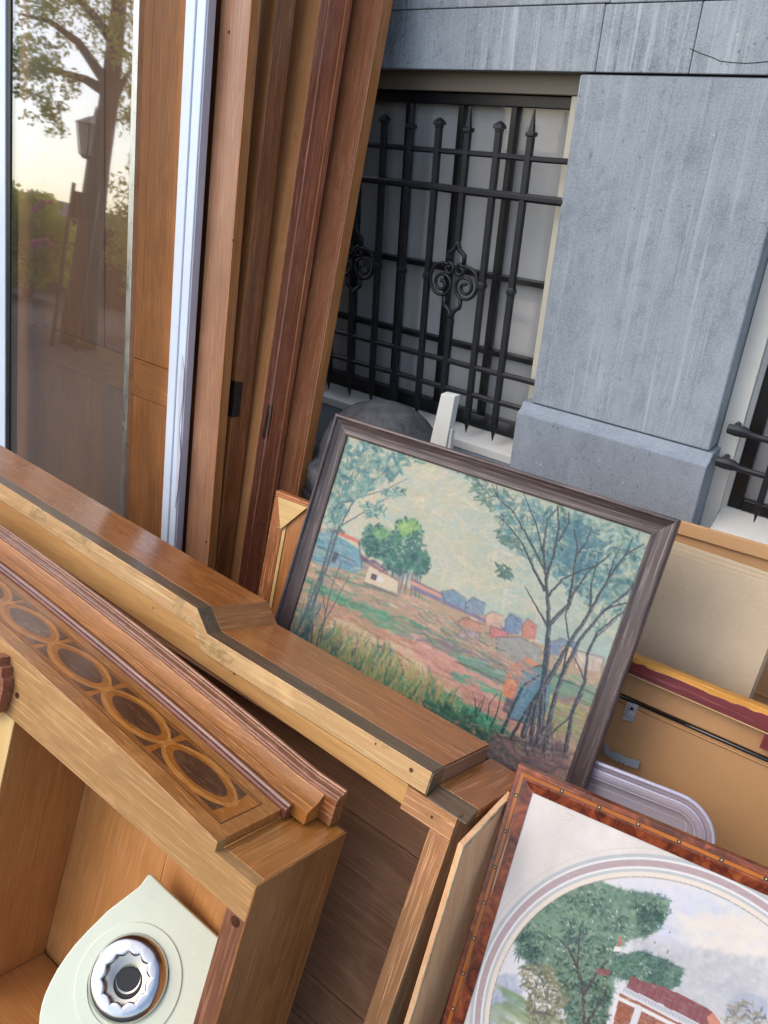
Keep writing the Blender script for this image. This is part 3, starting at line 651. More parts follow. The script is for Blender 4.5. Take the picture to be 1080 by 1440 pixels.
# ------------------------------------------------------------------ leaning doors at the left
def leanof(a, b_):
    l = np.cross(A(a[0] - 540, a[1] - 720, F), A(b_[0] - 540, b_[1] - 720, F)); d = unit(np.cross(M.T @ l, A(1, 0, 0)))
    if d[2] > 0: d = -d
    return math.degrees(math.atan2(-d[1], -d[2]))
ZT = 2.35
def dlim(fr): return (fr.O[2] - ZT) / -fr.D[2] * -1 * -1 if False else ((ZT - fr.O[2]) / fr.D[2], (GZ + .025 - fr.O[2]) / fr.D[2])
def lineat(fr, a, b_, s=0):
    """two photo points on plane s -> function l(d)"""
    p = fr.front(*a, s); q = fr.front(*b_, s); k = (q[0] - p[0]) / (q[1] - p[1]); return lambda d: p[0] + k * (d - p[1])
def slab(fr, la, lb, s0, s1, m, name, parent, d0=None, d1=None, bev=.0012, grain='d'):
    t0, t1 = dlim(fr); d0 = t0 if d0 is None else d0; d1 = t1 if d1 is None else d1
    f = lambda x: x if callable(x) else (lambda d: x)
    A_, B_ = f(la), f(lb); b = MB(fr, grain)
    b.hexa([(A_(d0), s0, d0), (B_(d0), s0, d0), (B_(d1), s0, d1), (A_(d1), s0, d1), (A_(d0), s1, d0), (B_(d0), s1, d0), (B_(d1), s1, d1), (A_(d1), s1, d1)])
    return b.build(name, m, parent, bevel=bev)
def depth_for(fr, edge, px_, py_):
    """thickness so that the rear edge of the side face passes through the photo point"""
    best = None
    for i in range(400):
        s = i * .0005; l, d = fr.front(px_, py_, s); e = l - edge(d)
        if best is None or abs(e) < best[0]: best = (abs(e), s)
    return best[1]
m_pvc = plain('white plastic', (212, 224, 236), .25, var=.02, nscale=4, bump=.0, coat=.2)
m_pvc2 = plain('scuffed white plastic', (200, 198, 206), .4, var=.04, nscale=9, bump=.05)
# window sash
fw = leanframe(1.25, .2, 8.5)
ws = thing('glazed_window_sash', (-2.2, 1.3, GZ), 'tall glazed sash with white frame and silver edge, reflecting trees, at far left', 'window')
e_a = lineat(fw, (9, 0), (8, 640)); slab(fw, lambda d: e_a(d) - .09, e_a, -.004, .035, m_pvc, 'frame_stile', ws, bev=.004)
e_b = lineat(fw, (15, 0), (13, 640)); slab(fw, lambda d: e_a(d) + .0005, e_b, .0, .03, m_black, 'gasket', ws)
e_c = lineat(fw, (187, 0), (168, 730)); e_d = lineat(fw, (196, 0), (174.5, 730))
slab(fw, lambda d: e_b(d) + .0005, e_c, .004, .009, m_glass2, 'glass_pane', ws, bev=0)
m_alu = plain('satin aluminium', (196, 196, 190), .3, metal=1, var=.05, bump=.02)
slab(fw, lambda d: e_c(d) + .0003, lambda d: (e_c(d) + e_d(d)) / 2 - .0004, .002, .018, m_alu, 'edge_strip', ws, bev=.001)
slab(fw, lambda d: (e_c(d) + e_d(d)) / 2 + .0004, e_d, .0, .018, m_alu, 'edge_strip', ws, bev=.001)
# white plastic post
fpst = leanframe(1.30, .2, leanof((262.5, 0), (226.5, 763)))
wp = thing('white_profile', (-1.75, 1.35, GZ), 'white plastic window profile with torn film leaning between brown doors', 'profile')
a1_ = lineat(fpst, (262.5, 0), (226.5, 763)); a2_ = lineat(fpst, (290, 0), (244.5, 772))
am = lineat(fpst, (277, 0), (236, 768))
slab(fpst, a1_, am, -.004, .022, m_pvc, 'ridge', wp, bev=.004)
slab(fpst, lambda d: am(d) + .0004, a2_, .0, .022, m_pvc, 'face', wp, bev=.003)
th_ = depth_for(fpst, a2_, 277.5, 480); slab(fpst, lambda d: a2_(d) + .0004, lambda d: a2_(d) + .0045, .004, max(.02, min(.03, th_)), m_pvc2, 'side_flange', wp, bev=.002)
# torn film strip
q0 = [(256, 500), (259, 520), (257, 560), (252, 600), (254, 640), (250, 690), (246, 715), (247, 690), (249, 640), (250, 590), (252, 540)]
b = MB(fpst); pz = [fpst.front(x, y, -.001) for x, y in q0]; b.prism(pz, -.0018, -.0003); b.build('torn_film', m_pvc2, wp)
# brown panelled door behind the glass
fb = leanframe(1.345, .2, 8.4)
db = thing('panelled_door', (-2.1, 1.4, GZ), 'brown panelled wooden door seen behind the glass sash', 'door')
xl = lineat(fb, (34, 0), (52, 690)); xr = lineat(fb, (292, 0), (250, 760))
dU = fb.front(150, 489)[1]; dL = fb.front(100, 519)[1]
dU = (fb.front(185, 502)[1] + fb.front(237, 521)[1]) / 2; dL = (fb.front(185, 556)[1] + fb.front(235, 575)[1] + fb.front(100, 519)[1]) / 3
t0, t1 = dlim(fb)
slab(fb, lambda d: xl(d) - .35, lambda d: xr(d) - .02, .012, .035, m_door2, 'core', db)
slab(fb, lambda d: xl(d) - .04, lambda d: xr(d) - .02, .002, .0118, m_door2, 'lock_rail', db, d0=dU + .001, d1=dL - .001, grain='l')
def xx(a, b_): return lineat(fb, a, b_)
m1 = xx((116, 200), (116, 470)); m2 = xx((146, 200), (146, 489)); m3 = xx((141, 537), (139, 685)); m4 = xx((185, 557), (180, 700)); m4u = xx((215, 0), (198, 470))
for (a, c_, e0, e1, s0, nm, mm) in ((lambda d: xl(d), m1, t0, dU, .007, 'upper_panel', m_door2), (m1, m2, t0, dU, .001, 'stile', m_door1), (m2, m4u, t0, dU, .004, 'upper_panel', m_door2), (m4u, xr, t0, dU, .002, 'stile', m_door2),
                                (lambda d: xl(d), m3, dL, t1, .007, 'lower_panel', m_door2), (m3, m4, dL, t1, .001, 'stile', m_door1), (m4, xr, dL, t1, .003, 'lower_panel', m_door2)):
    slab(fb, (lambda a_: (lambda d: a_(d) + .0012))(a), (lambda c2: (lambda d: c2(d) - .0012))(c_), s0, .0118, mm, nm, db, d0=e0 + .0012, d1=e1 - .0012, bev=.002)
# plank door 1
def door(y, lf, rt, back, mface, medge, label, bev=.0015, wid=.5, cat='door', name='leaning_door', facew=None):
    """lf, rt: photo lines; rt is the right front arris; back = photo point on the rear arris"""
    ln = leanof(*rt); fr = leanframe(y, .2, ln); e = lineat(fr, *rt); th = max(.012, depth_for(fr, e, *back))
    t = thing(name, (e(0) - .2, y, GZ), label, cat)
    slab(fr, lambda d: e(d) - wid, lambda d: e(d) - .0035, 0, th - .001, mface, 'door_leaf', t, bev=bev)
    ed = slab(fr, lambda d: e(d) - .0033, e, -.0004, th, medge, 'edge_strip', t, bev=.001)
    return t, fr, e, th, ed
dc = door(1.335, None, ((355, 0), (303.7, 790)) if False else ((354, 0), (292.5, 790)), (343.5 - 0, 300) if False else (343.5, 300), m_door1, m_edge, 'pinkish brown door just right of the white profile, orange lit edge', wid=.112)
dd = door(dc[1].O[1] + dc[3] + .004, None, ((390, 0), (306, 790)), (395.5, 300) if False else (382.4, 300), m_door2, m_door3, 'dark red brown door with an iron hinge, second from the white profile')
de = door(dd[1].O[1] + dd[3] + .004, None, ((452, 0), (339.4, 790)), (452 - 0, 300) if False else (450, 300), m_door4, m_door5, 'golden faced door with mahogany edge and brass lock plate')
df = door(de[1].O[1] + de[3] + .004, None, ((539, 0), (428, 640)), (500, 300), m_door6, m_edge, 'glossy brown door, rearmost and nearest the barred window')
# hinge on dd, lock plate on de, bead mouldings, screws
def plate(dr_, pxs, m, name, h=.0015, parent=None, facing='side'):
    t, fr, e, th, ed = dr_; b = MB(fr, 'd')
    P = []
    for x, y in pxs:
        # side face point: find s with l = e(d)
        best = min(((abs(fr.front(x, y, s_ * .0008)[0] - e(fr.front(x, y, s_ * .0008)[1])), s_ * .0008) for s_ in range(-5, 120)))
        s_ = best[1]; d_ = fr.front(x, y, s_)[1]; P.append((s_, d_))
    ia = [b.add(e(p[1]) + h, p[0], p[1]) for p in P]; ib = [b.add(e(p[1]) - .001, p[0], p[1]) for p in P]; n = len(P)
    b.f += [ia, ib[::-1]] + [[ia[j], ib[j], ib[(j + 1) % n], ia[(j + 1) % n]] for j in range(n)]
    return b.build(name, m, parent or t, bevel=.0004)
m_brass = plain('tarnished brass', (120, 104, 84), .4, metal=.8, var=.25, nscale=60)
m_rust = plain('dark iron hinge', (66, 54, 48), .5, metal=.5, var=.3, nscale=60)
lp = plate(de, [(377, 569), (383, 569), (384, 572), (378, 612), (375, 618), (370, 616), (369, 612)], m_brass, 'lock_plate')
plate(de, [(376.5, 580), (379.5, 580), (377, 601), (373.8, 601)], m_black, 'keyhole_slot', .0019, lp)
hg = plate(dd, [(330, 536), (341, 537), (336, 586), (324, 585)], m_rust, 'hinge_leaf', .002)
l0_, l1_ = dd[1].front(321, 535, -.001), dd[1].front(322, 585, -.001)
b = MB(dd[1], 'd'); hb = dd[1].front(319, 584, -.001); ht = dd[1].front(325, 534, -.001); hr = dd[2]
b.hexa([(ht[0], -.002, ht[1]), (hr(ht[1]), -.002, ht[1]), (hr(hb[1]), -.002, hb[1]), (hb[0], -.002, hb[1]), (ht[0], .001, ht[1]), (hr(ht[1]), .001, ht[1]), (hr(hb[1]), .001, hb[1]), (hb[0], .001, hb[1])])
b.build('hinge_leaf', m_rust, dd[0], bevel=.0005)
# half-round bead down the mahogany edge of de and a rounded lip on df
for (dr_, s_f, rad, mm) in ((de, .25, .0035, m_door5), (de, .80, .003, m_edge)):
    t, fr, e, th, ed = dr_; t0, t1 = dlim(fr); b = MB(fr, 'd'); b.tube([(e(d) + .0002, th * s_f, d) for d in (t0, 0, t1)], rad, 8); b.build('bead', mm, t, smooth=True)
t, fr, e, th, ed = df; t0, t1 = dlim(fr); b = MB(fr, 'd')
b.hexa([(e(t0) - .030, -.003, t0), (e(t0) - .006, -.003, t0), (e(t1) - .006, -.003, t1), (e(t1) - .030, -.003, t1), (e(t0) - .030, .002, t0), (e(t0) - .006, .002, t0), (e(t1) - .006, .002, t1), (e(t1) - .030, .002, t1)]); b.build('lipping', m_door6, t, bevel=.0015)
t, fr, e, th, ed = dc
for (x, y) in ((290, 762), (328, 338), (322, 45)):
    l_, d_ = fr.front(x, y, -.0004); b = MB(fr); b.lathe([(.0042, -.0006), (.0035, -.0012), (.0004, -.0008)], (l_, 0, d_), 's', 14); b.build('screw', m_rust, t)

# ------------------------------------------------------------------ old cupboard door with pale triangle
fs = leanframe(1.24, .2, 15, 3)
sp = thing('old_cupboard_door', (-1.3, 1.3, GZ), 'scuffed orange brown cupboard door with a pale wooden triangle, left of the landscape painting', 'door')
sl_ = lineat(fs, (388, 690), (362, 838)); dtop = fs.front(410, 694)[1]; dt2 = fs.front(430, 699)[1]
t0, t1 = dlim(fs)
tl = fs.front(387.5, 689)
slab(fs, sl_, lambda d: sl_(d) + .043, 0, .02, m_scrap, 'stile', sp, d0=tl[1] + .018, bev=.002)
slab(fs, lambda d: sl_(tl[1]) , lambda d: sl_(tl[1]) + .30, 0.0005, .02, m_scrap, 'top_rail', sp, d0=tl[1], d1=tl[1] + .0175, grain='l', bev=.002)
slab(fs, lambda d: sl_(d) + .0435, lambda d: sl_(d) + .054, .001, .018, m_pale, 'bead_strip', sp, d0=tl[1] + .018, bev=.001)
slab(fs, lambda d: sl_(d) + .0555, lambda d: sl_(d) + .3, .003, .015, m_door2, 'door_panel', sp, d0=tl[1] + .018, bev=.001)
b = MB(fs); tri = [fs.front(x, y, -.006) for x, y in ((390.6, 699), (431.7, 714), (394, 744.7))]; b.prism(tri, -.006, -.0002); b.build('corner_triangle', m_pale, sp, bevel=.0008)

# ------------------------------------------------------------------ drum and white stick behind the painting
dx = fx(533, 600, 1.86); zt_ = fx(545, 577, 1.83)[1]; rad_ = abs(fx(433, 660, 1.86)[0] - dx[0]) * .86
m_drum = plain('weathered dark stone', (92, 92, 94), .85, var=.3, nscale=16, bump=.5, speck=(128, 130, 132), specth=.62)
dr_t = thing('stone_bollard', (dx[0], 1.87, GZ), 'squat dark grey stone drum with domed top behind the landscape painting', 'bollard')
b = MB(); hh = zt_ - GZ
prof = [(rad_ * .9, 0), (rad_ * .96, hh * .3), (rad_, hh * .62), (rad_ * .99, hh * .70)]
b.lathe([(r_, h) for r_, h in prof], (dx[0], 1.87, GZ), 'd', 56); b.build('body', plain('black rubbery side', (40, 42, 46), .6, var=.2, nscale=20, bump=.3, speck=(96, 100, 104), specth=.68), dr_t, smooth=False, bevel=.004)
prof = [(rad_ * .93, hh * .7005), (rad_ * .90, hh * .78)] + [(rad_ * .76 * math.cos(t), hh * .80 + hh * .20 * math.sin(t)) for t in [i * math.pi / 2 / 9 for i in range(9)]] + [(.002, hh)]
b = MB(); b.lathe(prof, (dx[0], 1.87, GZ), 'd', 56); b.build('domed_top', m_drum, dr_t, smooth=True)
stk = thing('white_stake', (-1.05, 1.58, GZ), 'short white painted wooden stake sticking up behind the landscape painting', 'stake')
P = [fx(*p, 1.58) for p in ((620.3, 553.6), (639.8, 557.5), (627.3, 626.4), (604.7, 621.7))]
dv = (A(*P[3]) - A(*P[0])); bl = A(*P[0]) + dv * 6.5; br = A(*P[1]) + (A(*P[2]) - A(*P[1])) * 6.5
b = MB(grain='d'); b.hexa([(P[0][0], 1.58, P[0][1]), (P[1][0], 1.58, P[1][1]), (br[0], 1.58, max(GZ, br[1])), (bl[0], 1.58, max(GZ, bl[1])), (P[0][0], 1.605, P[0][1]), (P[1][0], 1.605, P[1][1]), (br[0], 1.605, max(GZ, br[1])), (bl[0], 1.605, max(GZ, bl[1]))])
b.build('post', m_white, stk, bevel=.0015)
b = MB(grain='d'); b.box(P[2][0] + .0, P[2][0] + .010, 1.585, 1.600, GZ, P[2][1] + .045); b.build('batten', m_white, stk, bevel=.001)

# ------------------------------------------------------------------ right: carton, fibreboards, batten, case, box lid
YC = 1.72
fc = leanframe(YC, .5, 5)
car = thing('cardboard_box', (-.2, YC, GZ), 'tan cardboard box under the right window, behind the beige fibreboard', 'box')
m_card = plain('tan cardboard', (204, 160, 112), .8, var=.05, nscale=4, bump=.05)
m_card2 = plain('cardboard fold', (188, 142, 96), .8, var=.05, nscale=4, bump=.05)
c0_ = fc.front(950, 729); c1_ = fc.front(1080, 766); c2_ = fc.front(1080, 783)
slp = (c1_[1] - c0_[1]) / (c1_[0] - c0_[0]); dcut = c0_[1]
def tl_(l, o=0): return dcut + slp * (l - c0_[0]) + o
lA, lB = c0_[0] - .25, c0_[0] + 1.0
fo = fc.front(960, 750)[1] - tl_(fc.front(960, 750)[0])
b = MB(fc); b.prism([(lA, tl_(lA)), (lB, tl_(lB)), (lB, tl_(lB, fo)), (lA, tl_(lA, fo))], -.012, .0); b.build('flap', m_card, car, bevel=.001)
dbot = dlim(fc)[1]
b = MB(fc); b.prism([(lA, tl_(lA, fo + .001)), (lB, tl_(lB, fo + .001)), (lB, dbot), (lA, dbot)], -.002, .0030); b.build('front_panel', m_card, car, bevel=.001)
b = MB(fc); b.prism([(lA, tl_(lA, .15)), (lB, tl_(lB, .15)), (lB, dbot), (lA, dbot)], .004, .28); b.build('box_body', m_card2, car, bevel=.002)
gx = fc.front(1065, 897)
b = MB(fc); gz = fc.front(1070, 975)[1]; b.box(gx[0] - .15, lB, -.0045, -.0022, gz, gz + .004); b.build('crease', m_card2, car)
m_mdf = plain('beige fibreboard', (192, 172, 144), .85, var=.03, nscale=26, bump=.1, speck=(206, 188, 160), specth=.56)
m_mdfe = plain('fibreboard edge', (206, 186, 146), .85, var=.05)
for k_, (dy, off_, lab) in enumerate(((0, 0, 'front beige fibreboard sheet resting behind the maroon batten'), (.010, -8, 'second beige fibreboard sheet, its edge showing above the front sheet'), (.020, -16, 'rearmost beige fibreboard sheet in front of the cardboard box'))):
    fm = leanframe(1.50 + dy, .4, 13)
    a0, a1 = fm.front(951, 779 + off_), fm.front(1080, 819 + off_ * .8)
    s_ = (a1[1] - a0[1]) / (a1[0] - a0[0]); re = lineat(fm, (1080, 911), (1053, 982))
    lt = a0[0] - .2; lr = re(a1[1]) + .003 * k_; bt = dlim(fm)[1]
    t = thing('fibreboard_sheet', (-.2, 1.5 + dy, GZ), lab, 'board')
    tag(t, lab, 'board', 'beige fibreboard sheets stacked upright')
    b = MB(fm); b.prism([(lt, a0[1] + s_ * (lt - a0[0])), (lr, a0[1] + s_ * (lr - a0[0])), (re(bt) + .003 * k_, bt), (lt, bt)], 0, .0040); b.build('sheet', m_mdf, t, bevel=.0006)
    b = MB(fm); b.prism([(lt, a0[1] + s_ * (lt - a0[0]) - .0012), (lr, a0[1] + s_ * (lr - a0[0]) - .0012), (lr, a0[1] + s_ * (lr - a0[0]) + .0005), (lt, a0[1] + s_ * (lt - a0[0]) + .0005)], .0002, .0038); b.build('top_edge', m_mdfe, t)
# maroon batten frame
fm = leanframe(1.325, .4, 18)
bt_ = thing('maroon_batten', (-.2, 1.32, GZ), 'maroon painted wooden frame rail with bare orange upper edge across the tan case', 'batten')
m_maroon = wood('maroon paint', (116, 46, 50), (90, 34, 40), .5, .1, .8, figure=.2, bump=.25)
m_orange = wood('bare orange wood', (220, 160, 90), (198, 134, 66), .55, 0, .5)
def ln2(fr, a, b_, s=0):
    p, q = fr.front(*a, s), fr.front(*b_, s); k = (q[1] - p[1]) / (q[0] - p[0]); return lambda l: p[1] + k * (l - p[0])
u0 = ln2(fm, (892, 924), (1080, 999)); u1 = ln2(fm, (892, 931), (1080, 1008)); u2 = ln2(fm, (888, 948), (1080, 1031))
lA = fm.front(850, 920)[0]; lB = fm.front(1080, 1000)[0] + .5
def jag(f, n=60, amp=.0022): return [(lA + (lB - lA) * i / n, f(lA + (lB - lA) * i / n) + amp * (rng.random() - .5) * 2) for i in range(n + 1)]
J = jag(u1)
b = MB(fm); b.prism([(lA, u0(lA)), (lB, u0(lB))] + J[::-1], 0.0, .022); b.build('bare_edge', m_orange, bt_, bevel=0)
b = MB(fm); b.prism(J + [(lB, u2(lB)), (lA, u2(lA))], -.0008, .022); b.build('painted_face', m_maroon, bt_, bevel=0)
b = MB(fm); b.prism([(lA, u2(lA) + .0002), (lB, u2(lB) + .0002), (lB, u2(lB) + .0022), (lA, u2(lA) + .0022)], .0, .02); b.build('lower_lip', m_pale, bt_)
vx = fm.front(1072, 1040)[0]; b = MB(fm, 'd'); b.prism([(vx, u2(vx) + .0025), (vx + .035, u2(vx + .035) + .0025), (vx + .035, u2(vx) + .034), (vx, u2(vx) + .034)], .0, .022); b.build('upright', m_maroon, bt_, bevel=.001)
# tan case
fk = leanframe(1.352, .4, 18)
case = thing('tan_case', (-.1, 1.4, GZ), 'flat tan woven hardboard case with black seam and steel latch, behind the inlaid frame', 'case')
k = NT('woven tan hardboard'); vc = k.coord('gc', (1, 1, 1), rand=False)
w1 = k.n('TexWave', Scale=125., Distortion=.6); w1.bands_direction = 'X'; mp = k.n('Mapping'); mp.inputs['Rotation'].default_value = (0, R(45), 0); k.l(vc, mp.inputs[0]); k.l(mp.outputs[0], w1.inputs[0])
w2 = k.n('TexWave', Scale=125., Distortion=.6); w2.bands_direction = 'X'; mp = k.n('Mapping'); mp.inputs['Rotation'].default_value = (0, R(-45), 0); k.l(vc, mp.inputs[0]); k.l(mp.outputs[0], w2.inputs[0])
mu = k.n('Math', _operation='MULTIPLY'); k.l(w1.outputs['Fac'], mu.inputs[0]); k.l(w2.outputs['Fac'], mu.inputs[1])
nb_ = k.noise(k.coord('gc', (6, 6, 6)), 1, 4)
col = k.mix(k.val(mu.outputs[0], 0, .7, 0, 1), srgb(166, 122, 78), srgb(210, 166, 116)); col = k.mix(k.val(nb_, .4, .65, 0, .2), col, srgb(150, 106, 64)); k.l(col, k.b.inputs['Base Color']); k.bump(mu.outputs[0], .2, .001); m_weave = k.done(.6, .4)
sm = ln2(fk, (875.8, 979.6), (1080, 1069)); cl, cr_ = fk.front(800, 950)[0], fk.front(1080, 1060)[0] + .35
bt = dlim(fk)[1]
b = MB(fk); b.prism([(cl, sm(cl) - .075), (cr_, sm(cr_) - .075), (cr_, sm(cr_) - .0035), (cl, sm(cl) - .0035)], .0, .10); b.build('lid', m_weave, case, bevel=.004)
b = MB(fk); b.prism([(cl, sm(cl) + .0035), (cr_, sm(cr_) + .0035), (cr_, bt), (cl, bt)], .001, .10); b.build('body', m_weave, case, bevel=.006)
m_blk = plain('glossy black piping', (22, 22, 26), .18, bump=.02, coat=.4)
b = MB(fk); b.tube([(cl, -.001, sm(cl)), (cr_, -.001, sm(cr_))], .0040, 10); b.build('seam_piping', m_blk, case, smooth=True)
b = MB(fk); b.tube([(cl, .0, sm(cl) + .0115), (cr_, .0, sm(cr_) + .0115)], .0028, 8); b.build('body_welt', m_weave, case, smooth=True)
m_steel = plain('steel', (206, 210, 214), .3, metal=.55, var=.1, nscale=40, bump=.05)
# latch
Lq = [fk.front(x, y, -.004) for x, y in ((882, 987), (898, 991), (890, 1016), (874, 1011))]
b = MB(fk); b.prism(Lq, -.004, .0); la = b.build('latch', m_steel, case, bevel=.0012)
Lq2 = [fk.front(x, y, -.008) for x, y in ((884.5, 990), (895, 993), (888.5, 1010), (879, 1007))]
b = MB(fk); b.prism(Lq2, -.0075, -.0042); b.build('latch_lever', m_steel, la, bevel=.0015)
Lq3 = [fk.front(x, y, -.009) for x, y in ((888.5, 993.5), (891.5, 999), (884.5, 998))]
b = MB(fk); b.prism(Lq3, -.0084, -.0076); b.build('latch_mark', m_black, la)
# serrated metal bracket lying against the case
br_t = thing('serrated_bracket', (-.25, 1.34, GZ + .4), 'flat grey steel strip with a toothed edge against the tan case', 'bracket')
Q = [(850, 1047), (853, 1050), (858, 1056), (866, 1058), (873, 1060), (880, 1065), (888, 1067), (894, 1068), (900, 1071), (897, 1081), (890, 1079), (883, 1076), (879, 1076.5), (877, 1072.5), (873, 1074), (871, 1070), (867, 1071.5), (865, 1067), (861, 1068.5), (859, 1064), (855, 1063.5), (849, 1058)]
b = MB(fk); b.prism([fk.front(x, y, -.014) for x, y in Q], -.0152, -.014); b.build('toothed_strip', plain('dull zinc', (160, 170, 174), .45, metal=.25, var=.1, nscale=30), br_t)
b = MB(fk); q1, q2 = fk.front(851, 1049, -.014), fk.front(850, 1058, -.014)
b.hexa([(q1[0], -.0138, q1[1]), (q1[0] + .003, -.0138, q1[1]), (q2[0] + .003, -.0138, q2[1]), (q2[0], -.0138, q2[1]), (q1[0], 0.0, q1[1]), (q1[0] + .003, 0.0, q1[1]), (q2[0] + .003, 0.0, q2[1]), (q2[0], 0.0, q2[1])]); b.build('bent_tab', bpy.data.materials['dull zinc'], br_t)
# translucent box lid
fl2 = leanframe(1.20, .4, 18)
lid = thing('plastic_lid', (-.3, 1.2, GZ), 'translucent lilac plastic storage lid with rounded corner, between the case and the inlaid frame', 'lid')
k = NT('translucent lilac plastic'); k.b.inputs['Base Color'].default_value = srgb(212, 210, 232); k.b.inputs['Transmission Weight'].default_value = 0; k.b.inputs['Alpha'].default_value = .34
k.b.inputs['Roughness'].default_value = .22; m_plas = k.m
k = NT('lilac plastic rim'); k.b.inputs['Base Color'].default_value = srgb(218, 217, 236); k.b.inputs['Alpha'].default_value = .72; k.b.inputs['Roughness'].default_value = .2; m_plas2 = k.m
pa, pb, pc = fl2.front(836, 1069), fl2.front(960, 1117), fl2.front(1006, 1184)
tdir = unit(A(pb[0] - pa[0], pb[1] - pa[1])); ndir = A(-tdir[1], tdir[0]);
if ndir[1] < 0: ndir = -ndir
def rr(inset, W=.62, H=.40, rad=.075, n=8):
    W2, H2, r_ = W - 2 * inset, H - 2 * inset, max(.006, rad - inset)
    pts = []
    for cxx, cyy, a0 in ((W2 - r_, r_, -90), (W2 - r_, H2 - r_, 0), (r_, H2 - r_, 90), (r_, r_, 180)):
        for i in range(n + 1):
            a = R(a0 + 90 * i / n); pts.append((inset + cxx + r_ * math.cos(a), inset + cyy + r_ * math.sin(a)))
    # origin at right top corner: l from right edge going left
    out_ = []
    ex = pcx
    for x, y in pts:
        v = base + tdir * (x - W) + ndir * y; out_.append((v[0], v[1]))
    return out_
# right extreme: project pc on tdir
pcx = 0; base = A(*pa) + tdir * ((A(*pc) - A(*pa)) @ tdir + .0005)
def ringm(i0, i1, s0, s1, m, name):
    a, c_ = rr(i0), rr(i1); b = MB(fl2); n = len(a)
    ia = [b.add(p[0], s0, p[1]) for p in a]; ic = [b.add(p[0], s1, p[1]) for p in c_]
    for j in range(n): b.f.append([ia[j], ic[j], ic[(j + 1) % n], ia[(j + 1) % n]])
    o = b.build(name, m, lid, smooth=True); md = o.modifiers.new('th', 'SOLIDIFY'); md.thickness = .0012
ringm(0, .0, .004, -.004, m_plas2, 'rim_wall'); ringm(.0, .005, -.0045, -.0045, m_plas2, 'rim'); ringm(.0052, .0062, -.004, .004, m_plas, 'groove_wall')
ringm(.0065, .016, .003, .003, m_plas, 'groove'); ringm(.0162, .018, .003, -.002, m_plas2, 'inner_wall'); ringm(.0182, .034, -.002, -.002, m_plas, 'shoulder'); ringm(.0342, .042, -.002, .012, m_plas2, 'recess_wall')
a = rr(.0422); b = MB(fl2); b.prism(a, .0118, .013); b.build('lid_plate', m_plas, lid)
a = rr(.055, rad=.06); c_ = rr(.0565, rad=.06); b = MB(fl2); n = len(a)
ia = [b.add(p[0], .0112, p[1]) for p in a]; ic = [b.add(p[0], .0112, p[1]) for p in c_]
for j in range(n): b.f.append([ia[j], ic[j], ic[(j + 1) % n], ia[(j + 1) % n]])
b.build('emboss_line', m_plas2, lid)

